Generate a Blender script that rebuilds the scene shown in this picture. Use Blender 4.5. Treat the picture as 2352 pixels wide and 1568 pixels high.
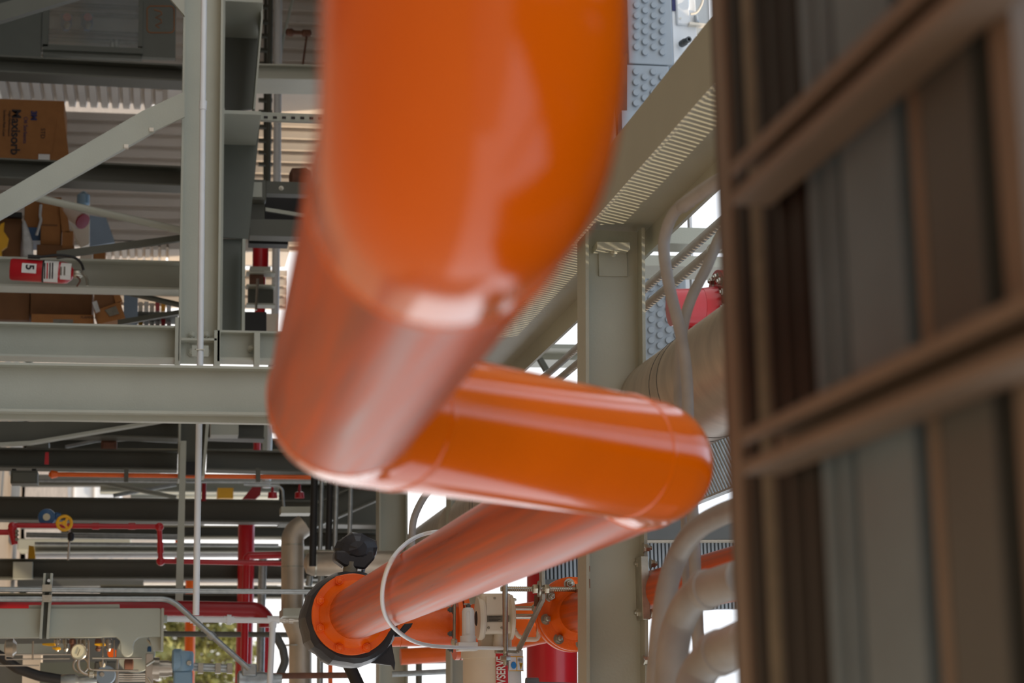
import bpy, bmesh, math, random
from mathutils import Vector, Matrix
V = Vector
random.seed(7)
SC = bpy.context.scene
COL = SC.collection
for o in list(bpy.data.objects):
    bpy.data.objects.remove(o)

# ------------------------------------------------------------------ camera
F = 4400.0                       # focal length in px of a 2352 wide frame
CAM = V((0, 0, 1.5))
_y = V((-821, -866, -F)).normalized()          # world +Y (depth) in camera axes
_z = V((15000, -550, -F))
_z = (_z - _z.dot(_y) * _y).normalized()       # world up = right-hand side of the frame
_x = _y.cross(_z)
RM = Matrix((_x, _y, _z))                      # camera -> world
cam_d = bpy.data.cameras.new('camera')
cam = bpy.data.objects.new('camera', cam_d)
COL.objects.link(cam)
cam.matrix_world = Matrix.Translation(CAM) @ RM.to_4x4()
cam_d.sensor_width = 36.0
cam_d.lens = F / 2352 * 36.0
cam_d.clip_start = 0.05
cam_d.clip_end = 500
cam_d.dof.use_dof = True
cam_d.dof.focus_distance = 7.6
cam_d.dof.aperture_fstop = 4.0
cam_d.dof.aperture_blades = 9
SC.camera = cam

# ------------------------------------------------------------------ sky, sun, exposure
SC.view_settings.view_transform = 'Standard'
SC.view_settings.look = 'None'
SC.view_settings.gamma = 1.0
SC.view_settings.exposure = -0.02
SC.view_settings.use_curve_mapping = False
w = bpy.data.worlds.new('sky')
SC.world = w
w.use_nodes = True
nt = w.node_tree
bg = nt.nodes['Background']
tc = nt.nodes.new('ShaderNodeTexCoord')
sep = nt.nodes.new('ShaderNodeSeparateXYZ')
rp = nt.nodes.new('ShaderNodeValToRGB')
nt.links.new(tc.outputs['Generated'], sep.inputs[0])
nt.links.new(sep.outputs['Z'], rp.inputs[0])
nt.links.new(rp.outputs[0], bg.inputs[0])
rp.color_ramp.elements[0].color = (1.0, 0.97, 0.93, 1)
rp.color_ramp.elements[1].color = (0.55, 0.74, 1.0, 1)
rp.color_ramp.elements[1].position = 0.9
bg.inputs[1].default_value = 1.5
SUN = V((0.62, -0.25, 0.74)).normalized()      # towards the sun
sd = bpy.data.lights.new('sun', 'SUN')
sd.energy = 4.2
sd.angle = math.radians(0.53)
sd.color = (1.0, 0.79, 0.56)
sun = bpy.data.objects.new('sun', sd)
sun.rotation_euler = SUN.to_track_quat('Z', 'Y').to_euler()
sun.location = SUN * 30
COL.objects.link(sun)

# ------------------------------------------------------------------ pixel <-> place helpers
def P(px, py, Y):
    d = RM @ V(((px - 1176) / F, -(py - 784) / F, -1))
    return CAM + d * (Y / d.y)
def mpp(Y, px=1000, py=900):
    return (P(px + 1, py, Y) - P(px, py, Y)).length
EX, EY, EZ = V((1, 0, 0)), V((0, 1, 0)), V((0, 0, 1))

# ------------------------------------------------------------------ materials
def lin(c):
    c = c / 255.0
    return c / 12.92 if c <= 0.04045 else ((c + 0.055) / 1.055) ** 2.4
def rgb(r, g, b): return (lin(r), lin(g), lin(b), 1)
MATS = {}
def mat(name, col, rough=0.5, metal=0.0, var=0.12, scale=6.0, bump=0.0, bscale=60.0, coat=0.0, spec=0.5, stretch=None, trans=0.0, rvar=0.0):
    m = bpy.data.materials.new(name)
    m.use_nodes = True
    n = m.node_tree
    b = n.nodes['Principled BSDF']
    b.inputs['Roughness'].default_value = rough
    b.inputs['Metallic'].default_value = metal
    b.inputs['Coat Weight'].default_value = coat
    b.inputs['Coat Roughness'].default_value = 0.06
    b.inputs['Specular IOR Level'].default_value = spec
    b.inputs['Transmission Weight'].default_value = trans
    t = n.nodes.new('ShaderNodeTexCoord')
    mp = n.nodes.new('ShaderNodeMapping')
    if stretch: mp.inputs['Scale'].default_value = stretch
    n.links.new(t.outputs['Object'], mp.inputs[0])
    nz = n.nodes.new('ShaderNodeTexNoise')
    nz.inputs['Scale'].default_value = scale
    nz.inputs['Detail'].default_value = 5
    n.links.new(mp.outputs[0], nz.inputs[0])
    r = n.nodes.new('ShaderNodeValToRGB')
    r.color_ramp.elements[0].position = 0.3
    r.color_ramp.elements[1].position = 0.7
    r.color_ramp.elements[0].color = tuple(c * (1 - var) for c in col[:3]) + (1,)
    r.color_ramp.elements[1].color = tuple(min(1, c * (1 + var)) for c in col[:3]) + (1,)
    n.links.new(nz.outputs['Fac'], r.inputs[0])
    n.links.new(r.outputs[0], b.inputs['Base Color'])
    if rvar:
        mr = n.nodes.new('ShaderNodeMapRange')
        mr.inputs['To Min'].default_value = max(0.02, rough - rvar)
        mr.inputs['To Max'].default_value = min(1, rough + rvar)
        n.links.new(nz.outputs['Fac'], mr.inputs[0])
        n.links.new(mr.outputs[0], b.inputs['Roughness'])
    if bump:
        n2 = n.nodes.new('ShaderNodeTexNoise')
        n2.inputs['Scale'].default_value = bscale
        n2.inputs['Detail'].default_value = 3
        n.links.new(mp.outputs[0], n2.inputs[0])
        bp = n.nodes.new('ShaderNodeBump')
        bp.inputs['Strength'].default_value = bump
        bp.inputs['Distance'].default_value = 0.01
        n.links.new(n2.outputs['Fac'], bp.inputs['Height'])
        n.links.new(bp.outputs[0], b.inputs['Normal'])
    MATS[name] = m
    return m
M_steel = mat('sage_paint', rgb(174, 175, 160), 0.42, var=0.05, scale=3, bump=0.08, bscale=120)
M_steel_dk = mat('shaded_dark_paint', rgb(88, 88, 77), 0.5, var=0.07, scale=3)  # sage steel of the back bay with its shade put into the colour
M_trough = mat('pale_sage_enamel', rgb(172, 175, 160), 0.4, var=0.04, scale=3, bump=0.05, bscale=160)
M_orange = mat('orange_gloss_paint', rgb(240, 104, 0), 0.15, var=0.04, scale=5, coat=0.3, bump=0.015, bscale=25, spec=.3)
M_orange_st = mat('orange_reflection_streaks', rgb(200, 80, 0), 0.33, var=0.3, scale=9, coat=0.0, stretch=(7, 0.06, 7), bump=0.05, bscale=9, rvar=0.12, spec=.12)  # long reflection streaks painted in as colour variation
M_orange_far = mat('orange_pipe_paint', rgb(238, 100, 4), 0.35, var=0.08, scale=8, bump=0.12, bscale=70)
M_red = mat('red_pipe_paint', rgb(186, 22, 34), 0.3, var=0.06, coat=0.2)
M_red_dk = mat('dark_red_paint', rgb(150, 14, 24), 0.35, var=0.08)
M_white = mat('white_paint', rgb(226, 228, 228), 0.4, var=0.03)
M_cream = mat('cream_enamel', rgb(226, 216, 198), 0.4, var=0.04, scale=8)
M_greypvc = mat('grey_conduit_plastic', rgb(158, 154, 148), 0.5, var=0.1, scale=14, bump=0.06, bscale=90)
M_galv = mat('galvanized_steel', rgb(165, 170, 170), 0.38, metal=0.75, var=0.14, scale=30)
M_zinc = mat('zinc_bolts', rgb(178, 174, 160), 0.32, metal=0.85, var=0.12, scale=40)
M_silver = mat('aluminium_cladding', rgb(196, 184, 168), 0.42, metal=0.7, var=0.14, scale=5, stretch=(1, 3, 1), bump=0.05, bscale=20)
M_stain = mat('stainless_tube', rgb(186, 178, 166), 0.28, metal=0.9, var=0.06)
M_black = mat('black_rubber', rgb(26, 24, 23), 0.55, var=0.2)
M_blackcab = mat('black_cable_jacket', rgb(24, 18, 15), 0.5, var=0.3, scale=20)
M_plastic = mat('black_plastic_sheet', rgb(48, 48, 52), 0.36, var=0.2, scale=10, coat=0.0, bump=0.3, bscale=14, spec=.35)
M_tape = mat('grey_tape', rgb(120, 114, 100), 0.6, var=0.15, scale=40)
M_tan = mat('tan_channel_paint', rgb(128, 112, 98), 0.55, var=0.08, scale=10)
M_traygrey = mat('sky_tinted_tray_grey', rgb(108, 126, 138), 0.5, var=0.14, scale=7)  # blue of the reflected sky mixed into the grey
M_card = mat('cardboard', rgb(158, 106, 58), 0.85, var=0.08, scale=10, bump=0.1, bscale=80)
M_card_b = mat('brown_cardboard', rgb(118, 80, 48), 0.85, var=0.1, scale=10)
M_ink = mat('dark_print', rgb(42, 34, 34), 0.7)
M_inkblue = mat('blue_print', rgb(44, 46, 92), 0.7)
M_paper = mat('white_label', rgb(232, 230, 224), 0.6, var=0.03)
M_sheet = mat('corrugated_siding_paint', rgb(222, 212, 200), 0.55, var=0.05, scale=2)
M_stud = mat('blue_grey_panel_paint', rgb(158, 166, 172), 0.5, var=0.05, scale=5)
M_yellow = mat('yellow_paint', rgb(236, 174, 16), 0.4, var=0.06)
M_blue = mat('blue_enamel', rgb(48, 88, 128), 0.4, var=0.1)
M_ltblue = mat('light_blue_enamel', rgb(128, 158, 178), 0.4, var=0.08)
M_deck = mat('deck_plate', rgb(112, 110, 104), 0.6, var=0.1)
M_conc = mat('concrete', rgb(140, 122, 100), 0.85, var=0.12, scale=1.5, bump=0.2, bscale=40)
M_gravel = mat('gravel', rgb(138, 124, 108), 0.95, var=0.3, scale=9, bump=0.5, bscale=18)
M_leaf = mat('shrub_leaves', rgb(150, 148, 88), 0.7, var=0.3, scale=3)
M_trunk = mat('shrub_stem', rgb(96, 80, 56), 0.85)
M_dial = mat('gauge_dial', rgb(214, 208, 176), 0.5, var=0.02)
M_bluebox = mat('fin_grey_metal', rgb(122, 138, 154), 0.45, metal=0.4, var=0.08)
M_fin = mat('cooler_fin_metal', rgb(150, 158, 164), 0.5, metal=0.2, var=0.06)
M_bag = mat('clear_film', rgb(200, 200, 198), 0.25, var=0.2, scale=14, bump=0.6, bscale=16)
M_rust = mat('rust_brown', rgb(112, 74, 56), 0.75, var=0.25, scale=18)
M_labelred = mat('label_red', rgb(206, 40, 44), 0.45, var=0.02)
M_labelblue = mat('label_blue', rgb(30, 128, 196), 0.5, var=0.02)
M_orangemark = mat('orange_marker', rgb(170, 112, 66), 0.7)
M_cab = mat('grey_green_shade_enamel', rgb(94, 98, 88), 0.45, var=0.05)  # cabinet grey-green, lowered further to carry the bay's shade
M_glass = mat('window_pane', rgb(205, 212, 210), 0.06, var=0.02, trans=0.92)
M_duct = mat('dark_equipment_grey', rgb(84, 86, 84), 0.5, var=0.08)

# ------------------------------------------------------------------ mesh building
class B:
    def __init__(s): s.bm = bmesh.new()
    def quadstrip(s, rings, closed=True, cap0=True, cap1=True):
        bm = s.bm
        vr = [[bm.verts.new(p) for p in r] for r in rings]
        n = len(vr[0])
        for a, b in zip(vr[:-1], vr[1:]):
            for i in range(n if closed else n - 1):
                j = (i + 1) % n
                try: bm.faces.new((a[i], a[j], b[j], b[i]))
                except ValueError: pass
        if cap0 and n > 2: bm.faces.new(list(reversed(vr[0])))
        if cap1 and n > 2: bm.faces.new(vr[-1])
        return s
    def sec(s, poly, p0, p1, up):
        d = (p1 - p0).normalized()
        up = (up - up.dot(d) * d).normalized()
        sd_ = d.cross(up)
        return s.quadstrip([[p + sd_ * a + up * b for a, b in poly] for p in (p0, p1)])
    def bar(s, p0, p1, wd, ht, up):                 # wd sideways, ht along up
        a, b = wd / 2, ht / 2
        return s.sec([(-a, -b), (a, -b), (a, b), (-a, b)], p0, p1, up)
    def box(s, c, sx, sy, sz, rot=None):
        h = [V((x * sx / 2, y * sy / 2, z * sz / 2)) for x in (-1, 1) for y in (-1, 1) for z in (-1, 1)]
        if rot: h = [rot @ q for q in h]
        v = [s.bm.verts.new(c + q) for q in h]
        for f in ((0, 1, 3, 2), (4, 6, 7, 5), (0, 4, 5, 1), (2, 3, 7, 6), (0, 2, 6, 4), (1, 5, 7, 3)):
            s.bm.faces.new([v[i] for i in f])
        return s
    def pbox(s, x0, y0, x1, y1, Y, dep):            # box whose front face covers a frame rectangle at depth Y
        a, b = P(x0, (y0 + y1) / 2, Y), P(x1, (y0 + y1) / 2, Y)
        c, d = P((x0 + x1) / 2, y0, Y), P((x0 + x1) / 2, y1, Y)
        m = (a + b) / 2
        return s.box(V((m.x, Y + dep / 2, m.z)), abs(d.x - c.x), dep, abs(b.z - a.z))
    def ppoly(s, pts, Y, dep):                      # plate with an outline, thickness dep
        f = [P(x, y, Y) for x, y in pts]
        return s.quadstrip([f, [p + EY * dep for p in f]])
    def ibeam(s, p0, p1, h, w, tf, tw, hdir):
        a, b, t = w / 2, h / 2, tw / 2
        poly = [(-a, -b), (a, -b), (a, -b + tf), (t, -b + tf), (t, b - tf), (a, b - tf), (a, b), (-a, b), (-a, b - tf), (-t, b - tf), (-t, -b + tf), (-a, -b + tf)]
        return s.sec(poly, p0, p1, hdir)
    def chan(s, p0, p1, h, w, t, hdir, flip=1):
        a, b = w, h / 2
        poly = [(0, -b), (a, -b), (a, -b + t), (t, -b + t), (t, b - t), (a, b - t), (a, b), (0, b)]
        return s.sec([(flip * q, r) for q, r in poly], p0, p1, hdir)
    def ring(s, c, u, v, r, n): return [c + (u * math.cos(2 * math.pi * i / n) + v * math.sin(2 * math.pi * i / n)) * r for i in range(n)]
    def frame(s, d):
        t = EZ if abs(d.z) < 0.9 else EX
        u = d.cross(t).normalized()
        return u, d.cross(u).normalized()
    def lathe(s, prof, o, d, n=24):
        d = d.normalized(); u, v = s.frame(d)
        return s.quadstrip([s.ring(o + d * t, u, v, max(r, 1e-4), n) for r, t in prof])
    def cyl(s, p0, p1, r, n=20):
        d = p1 - p0
        return s.lathe([(r, 0), (r, d.length)], p0, d, n)
    def hexn(s, c, d, r, h): return s.lathe([(r * .94, 0), (r, h * .08), (r, h * .9), (r * .9, h)], c, d, 6)
    def bolt(s, c, d, r, h=None):
        h = h or r * 1.1
        s.lathe([(r * 1.35, 0), (r * 1.35, h * .18)], c, d, 14)
        s.hexn(c + d * h * .18, d, r, h)
        return s.lathe([(r * .55, 0), (r * .55, h * .45), (r * .45, h * .5)], c + d * h * 1.15, d, 10)
    def tube(s, pts, r, n=16, bend=0.0, steps=7, caps=True, rf=None):
        q = [pts[0]]
        for i in range(1, len(pts) - 1):
            a, b, c = pts[i - 1], pts[i], pts[i + 1]
            u, v = (a - b), (c - b)
            L = min(u.length, v.length) * .499
            u.normalize(); v.normalize()
            ang = u.angle(v)
            if bend <= 0 or ang > math.pi - .02: q.append(b); continue
            t = min(bend / math.tan(ang / 2), L)
            R = t * math.tan(ang / 2)
            ctr = b + (u + v).normalized() * (R / math.sin(ang / 2))
            s0, s1 = b + u * t - ctr, b + v * t - ctr
            th = s0.angle(s1)
            for k in range(steps + 1):
                f = k / steps
                q.append(ctr + (s0 * math.sin((1 - f) * th) + s1 * math.sin(f * th)) / math.sin(th))
        q.append(pts[-1])
        q = [p for i, p in enumerate(q) if i == 0 or (p - q[i - 1]).length > 1e-5]
        tg = []
        for i in range(len(q)):
            a, b = q[max(0, i - 1)], q[min(len(q) - 1, i + 1)]
            if 0 < i < len(q) - 1:
                t = (q[i] - a).normalized() + (b - q[i]).normalized()
            else: t = b - a
            tg.append(t.normalized())
        u, v = s.frame(tg[0])
        rings = []
        for i, p in enumerate(q):
            if i:
                rot = tg[i - 1].rotation_difference(tg[i])
                u = rot @ u
            u = (u - u.dot(tg[i]) * tg[i]).normalized()
            v = tg[i].cross(u)
            rr = rf(i / (len(q) - 1)) * r if rf else r
            rings.append(s.ring(p, u, v, rr, n))
        return s.quadstrip(rings, cap0=caps, cap1=caps)
    def ptube(s, pts, Y, rpx, n=14, bend_px=0, rf=None):     # tube along frame points (x, y[, Y])
        w3 = [P(p[0], p[1], p[2] if len(p) > 2 else Y) for p in pts]
        k = mpp(Y)
        return s.tube(w3, rpx * k, n, bend_px * k, rf=rf)
    def smooth_path(s, pts, k=6):
        out = []
        n = len(pts)
        for i in range(n - 1):
            p0, p1, p2, p3 = pts[max(i - 1, 0)], pts[i], pts[i + 1], pts[min(i + 2, n - 1)]
            for j in range(k):
                t = j / k
                out.append(0.5 * ((2 * p1) + (p2 - p0) * t + (2 * p0 - 5 * p1 + 4 * p2 - p3) * t * t + (3 * p1 - p0 - 3 * p2 + p3) * t ** 3))
        return out + [pts[-1]]
    def pcurve(s, pts, Y, rpx, n=14, k=6, rf=None):          # smooth hose through frame points
        w3 = [P(p[0], p[1], p[2] if len(p) > 2 else Y) for p in pts]
        return s.tube(s.smooth_path(w3, k), rpx * mpp(Y), n, rf=rf)

def wloc(o):
    p = V((0, 0, 0))
    while o: p += o.location; o = o.parent
    return p
def tag(o, label=None, cat=None, group=None, kind=None):
    if label: o['label'] = label
    if cat: o['category'] = cat
    if group: o['group'] = group
    if kind: o['kind'] = kind
    return o
def fin(b, name, m, parent=None, label=None, cat=None, group=None, kind=None, bev=0, sharp=35):
    bm = b.bm
    bmesh.ops.recalc_face_normals(bm, faces=bm.faces[:])
    me = bpy.data.meshes.new(name)
    if parent is None:
        lo = V([min(v.co[i] for v in bm.verts) for i in range(3)]); hi = V([max(v.co[i] for v in bm.verts) for i in range(3)])
        org = (lo + hi) / 2
    else: org = wloc(parent)
    bmesh.ops.translate(bm, verts=bm.verts[:], vec=-org)
    bm.to_mesh(me); bm.free()
    for p in me.polygons: p.use_smooth = True
    me.set_sharp_from_angle(angle=math.radians(sharp))
    me.materials.append(m)
    o = bpy.data.objects.new(name, me)
    COL.objects.link(o)
    if parent is None: o.location = org
    else: o.parent = parent
    if bev:
        md = o.modifiers.new('bevel', 'BEVEL'); md.width = bev; md.segments = 2; md.limit_method = 'ANGLE'
    return tag(o, label, cat, group, kind)
def thing(name, label, cat, loc, group=None):
    o = bpy.data.objects.new(name, None)
    o.empty_display_size = 0.05
    COL.objects.link(o); o.location = loc
    return tag(o, label, cat, group)
def txt(s_, size, o3, xd, yd, m, parent, name='lettering', ext=0.0006, spacing=1.0, align='LEFT', bold=0.0, sx=1.0):
    cu = bpy.data.curves.new('t', 'FONT')
    cu.body = s_; cu.size = size; cu.extrude = ext; cu.space_character = spacing; cu.align_x = align; cu.offset = bold
    t = bpy.data.objects.new('t', cu)
    COL.objects.link(t)
    dg = bpy.context.evaluated_depsgraph_get()
    me = bpy.data.meshes.new_from_object(t.evaluated_get(dg))
    bpy.data.objects.remove(t); bpy.data.curves.remove(cu)
    R = Matrix((xd, yd, xd.cross(yd))).transposed().to_4x4()
    me.transform(Matrix.Diagonal((sx, 1, 1, 1)))
    me.transform(Matrix.Translation(o3 - wloc(parent)) @ R)
    me.name = name
    me.materials.clear(); me.materials.append(m)
    o = bpy.data.objects.new(name, me); COL.objects.link(o); o.parent = parent
    return o
def pipe(name, label, pts, Y, rpx, m, cat='pipe', bend=0, group=None, n=16):
    return fin(B().ptube(pts, Y, rpx, n, bend), name, m, None, label, cat, group)
def hbeam(name, label, x0, y0, x1, y1, Y, hpx, m, fw=0.16, tf=0.012, tw=0.009, cat='beam', group=None):
    p0, p1 = P(x0, y0, Y), P(x1, y1, Y)
    hd = EX if abs(x1 - x0) > abs(y1 - y0) else EZ
    return fin(B().ibeam(p0, p1, hpx * mpp(Y), fw, tf, tw, hd), name, m, None, label, cat, group)
# ================================================================== floor, unseen decks and walls added for shade
fin(B().box(V((0, 60, -0.05)), 160, 160, 0.1), 'floor', M_conc, kind='structure')
fin(B().box(V((0.5, 1.0, 3.86)), 2.2, 13.0, 0.06), 'ceiling_shade_deck', M_deck, kind='structure')  # solid deck added to keep direct sun off the pipes below
fin(B().box(V((1.5, 8.9, 3.86)), 2.6, 2.8, 0.06), 'ceiling_shade_deck', M_deck, kind='structure')
fin(B().box(V((0.6, 11.6, 6.4)), 6.4, 8.0, 0.12), 'ceiling_shade_roof', M_deck, kind='structure')  # out-of-view roof added for shade, far edge set by the wall's sun patch
fin(B().box(V((-5.8, 13.4, 6.4)), 6.4, 4.4, 0.12), 'ceiling_shade_roof', M_deck, kind='structure')
fin(B().box(V((-5.8, 12.05, 3.56)), 6.4, 7.1, 0.1), 'ceiling_blocker_bay', M_deck, kind='structure')  # low deck added to darken the left bay
fin(B().box(V((-6.7, 14.2, 3.0)), 0.1, 5.4, 6.0), 'wall_blocker_side', M_duct, kind='structure')  # out-of-view wall added to block sky light from the left
fin(B().box(V((0.0, -8.0, 2.5)), 30.0, 0.2, 5.0), 'wall_blocker_front', M_sheet, kind='structure')  # wall added behind the camera to cut sky light
fin(B().box(V((5.6, 14.0, 2.2)), 0.2, 12.0, 4.4), 'wall_blocker_right', M_sheet, kind='structure')  # out-of-view wall added to block horizon sky on the right

# ================================================================== foreground orange pipe
R8 = 0.1095
Xp, Z2, Y1 = -0.418, 1.758, 1.27
FL = P(808, 1412, 8.2)
Z4 = FL.z
Y2, Y3 = 2.72, 3.34
fl_axis = V((Xp, 8.2, Z4))
root = thing('orange_process_pipe', 'large glossy orange pipe with elbows, crossing the foreground and ending at a bolted flange', 'pipe', V((Xp, 8.2, Z4)))
A0, A1, A2, A3 = V((-2.6, Y1, 1.716)), V((-.405, Y1, 1.716)), V((Xp - .015, Y2, Z2)), V((Xp - .02, Y3, Z4 + .075))
RB = 0.305
def cut(a, b, c, R):
    u, v = (a - b).normalized(), (c - b).normalized()
    t = R / math.tan(u.angle(v) / 2)
    return b + u * t, b + v * t
e1a, e1b = cut(A0, A1, A2, .2)
e2a, e2b = cut(A1, A2, A3, RB)
A4 = V((Xp, 8.06, Z4 + .003))
e3a, e3b = cut(A2, A3, A4, RB)
def elbow(a, b, c, R, p, q):
    bb = B().tube([p, b, q], R8, 48, R * .999, steps=18)
    return fin(bb, 'elbow', M_orange, root)
fin(B().cyl(A0, e1a, R8, 64), 'pipe_run', M_orange, root)
elbow(A0, A1, A2, .2, e1a, e1b)
fin(B().cyl(e1b, e2a, R8, 64), 'pipe_run', M_orange_st, root)
elbow(A1, A2, A3, RB, e2a, e2b)
fin(B().cyl(e2b, e3a, R8, 64), 'pipe_run', M_orange, root)
elbow(A2, A3, A4, RB, e3a, e3b)
fin(B().cyl(e3b, A4, R8, 64), 'pipe_run', M_orange_st, root)
for a, d in ((e1a, EX), (e1b, EY), (e2a, EY), (e2b, (A3 - A2).normalized()), (e3a, (A3 - A2).normalized()), (e3b, EY)):
    u, v = B().frame(d)
    bb = B()
    bb.lathe([(R8 - .001, -.008), (R8 + .0012, -.005), (R8 + .002, -.002), (R8 + .002, .002), (R8 + .0012, .005), (R8 - .001, .008)], a, d, 56)
    fin(bb, 'weld_seam', M_orange, root)
bb = B().lathe([(R8, -.14), (R8 + .004, -.12), (R8 + .012, -.075), (R8 + .03, -.05), (R8 + .034, -.036), (.168, -.034), (.1715, -.03), (.1715, 0), (.0, 0)], V((Xp, 8.2, Z4)), EY, 64)
fin(bb, 'flange', M_orange_far, root)
for k in range(8):
    a = math.radians(22.5 + 45 * k)
    c = V((Xp + .149 * math.cos(a), 8.166, Z4 + .149 * math.sin(a)))
    fin(B().bolt(c, -EY, .0185, .02), 'flange_bolt', M_orange_far, root)

# ================================================================== overhead cable tray and strut channels
ZT = 2.078
def at_plane(px, Z):
    d = RM @ V(((px - 1176) / F, 0, -1))
    return (Z - 1.5) * d.y / d.z                                # depth of a cross member seen at column px
def xmember(name, label, x0, x1, Z, m, kind, cat, par=None, group=None, dz=0.05, xs=(-1.35, .95)):
    ya, yb = at_plane(x1, Z), at_plane(x0, Z)
    yc, wd = (ya + yb) / 2, yb - ya
    b = B()
    if kind == 'tube':
        r = wd / 2
        b.cyl(V((xs[0], yc, Z + r)), V((xs[1], yc, Z + r)), r, 24)
    else: b.box(V(((xs[0] + xs[1]) / 2, yc, Z + dz / 2)), xs[1] - xs[0], wd, dz)
    return fin(b, name, m, par, label, cat, group, bev=.002 if kind != 'tube' else 0)
tray = thing('cable_tray', 'tan overhead cable tray with side rails and slotted cross channels at right', 'cable tray', V((-.2, 1.5, ZT)))
Zr = ZT + .012
for x0, x1 in ((1664, 1690), (2117, 2140), (2318, 2372)):
    xmember('side_rail', None, x0, x1, Zr, M_tan, 'box', None, tray, dz=.11)
xmember('shade_sheet', None, 1660, 2700, ZT + .135, M_black, 'box', None, tray, dz=.004)  # black sheet added above the cables so the gaps look shaded
def strut(pa, pb):
    a, b = P(*pa[:2], at_plane(pa[0], ZT)), P(*pb[:2], at_plane(pb[0], ZT))
    X = (a.x + b.x) / 2
    ya, yb = at_plane(2700, ZT), at_plane(1692, ZT - .032)
    wv, t = .042, .0035
    # C section, open slot facing down, with lips
    poly = []
    o = wv / 2; h = .041; s_ = .0085
    poly = [(-s_, 0), (-o, 0), (-o, h), (o, h), (o, 0), (s_, 0), (s_, .009), (s_ + t, .009), (s_ + t, t), (o - t, t), (o - t, h - t), (-o + t, h - t), (-o + t, t), (-s_ - t, t), (-s_ - t, .009), (-s_, .009)]
    bb = B().sec(poly, V((X, ya, ZT - .032)), V((X, yb, ZT - .032)), EZ)
    fin(bb, 'strut_channel', M_tan, tray, bev=.0015)
strut((1690, 488), (2000, 236)); strut((1700, 1078), (2310, 798))
xmember('strut_channel', None, 2800, 2840, ZT, M_tan, 'box', None, tray)
g = 'black cables in the overhead tray'
for i, (x0, x1) in enumerate(((1693, 1724), (1752, 1782), (1784, 1818), (1820, 1856))):
    xmember('cable', 'black round cable lying in the tan overhead cable tray', x0, x1, Zr, M_blackcab, 'tube', 'cable', group=g)
xmember('flat_cable', 'brown-grey cable in the overhead tray between black cables near the left rail', 1728, 1749, Zr, M_tape, 'tube', 'cable')
xmember('conduit', 'narrow grey conduit in the overhead tray right next to the black cables', 1862, 1889, Zr, M_traygrey, 'tube', 'conduit')
xmember('conduit', 'narrow grey conduit in the overhead tray, between the other narrow conduit and the wide one', 1906, 1928, Zr, M_traygrey, 'tube', 'conduit')
xmember('duct', 'wide flat grey duct left of the middle rail of the overhead tray', 1952, 2084, Zr, M_traygrey, 'box', 'duct', dz=.04)
xmember('duct', 'wide dark grey duct right of the middle rail of the overhead tray', 2146, 2268, Zr, M_duct, 'box', 'duct', dz=.04)

# ================================================================== platform edge beam with sun stripes, grating above it
k7 = mpp(6.85, 1272, 609)
E = P(1272, 609, 6.85)
Wb, Hb = 112 * k7, 192 * k7
Xb = E.x - Wb / 2
bb = B().ibeam(V((Xb, 3.0, E.z + Hb / 2)), V((Xb, 13.0, E.z + Hb / 2)), Hb, Wb, .013, .008, EZ)
fin(bb, 'platform_beam', M_steel, None, 'pale sage painted edge beam with sun stripes on its web, running away at upper right', 'beam')
ZG = E.z + Hb + .34
gr = thing('floor_grating', 'steel bar grating lit by sun above the striped beam', 'grating', V((Xb + .9, 6.5, ZG)))
b = B()
c_ = -1.2
d_ = V((1, c_, 0)).normalized()
gx0, gx1 = Xb + .28, -.8
yy = 2.4
while yy < 10.2:
    b.bar(V((gx0, yy, ZG)), V((gx1, yy + c_ * (gx1 - gx0), ZG)), .011, .012, EZ)
    yy += .037
fin(b, 'bearing_bars', M_galv, gr)
b = B()
for xx in (gx0, gx1): b.box(V((xx, 6.2, ZG)), .008, 9.6, .035)
fin(b, 'banding', M_galv, gr)

# cross beam carrying the platform beam
cb = thing('cross_beam', 'sage painted beam standing out at right centre, bolted under the striped beam', 'beam', P(1405, 1000, 6.6))
Yc = 6.6
kc = mpp(Yc, 1405, 900)
h_ = 137 * kc
q0, q1 = P(1405, 600, Yc), P(1409, 1800, Yc)
q0.x = Xb + .02
b = B()
b.ibeam(q0, q1, h_, .14, .012, .008, EZ)
fin(b, 'i_section', M_steel, cb)
b = B()                                                       # clip angle under the platform beam
a = P(1408, 605, Yc - .02)
b.pbox(1375, 570, 1441, 634, Yc - .012, .008)
b.pbox(1371, 555, 1447, 572, Yc - .085, .085)
fin(b, 'clip_angle', M_steel, cb, bev=.002)
fin(B().bolt(P(1409, 572, Yc - .05), EX, .014, .016), 'clip_bolt', M_steel, cb)
b = B().pbox(1468, 1250, 1488, 1560, Yc - .1, .02)
for y0, y1, dz in ((1432, 1476, 0), (1300, 1312, 4), (1330, 1350, 5)):
    p = P(1339, (y0 + y1) / 2, Yc - .07)
    zz = P(1346, (y0 + y1) / 2, Yc - .01).z
    fin(B().box(V((p.x, Yc - .048 - dz * .002, zz - .0005)), (y1 - y0) * kc, .03, .002), 'paint_chip', M_rust, cb)
# splice plate with bolts at right flange
sp = fin(B().pbox(1474, 1276, 1492, 1422, Yc - .09, .16), 'splice_plate', M_zinc, cb, bev=.002)
for yy in (1294, 1406):
    fin(B().bolt(P(1473, yy, Yc - .03), -EZ, .0145, .016), 'bolt', M_zinc, sp)
    fin(B().bolt(P(1493, yy, Yc - .03), EZ, .0145, .016), 'bolt', M_zinc, sp)
for yy in (1258, 1516): fin(B().bolt(P(1476, yy, Yc - .085), EZ, .014, .02), 'flange_bolt', M_zinc, cb)

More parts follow.
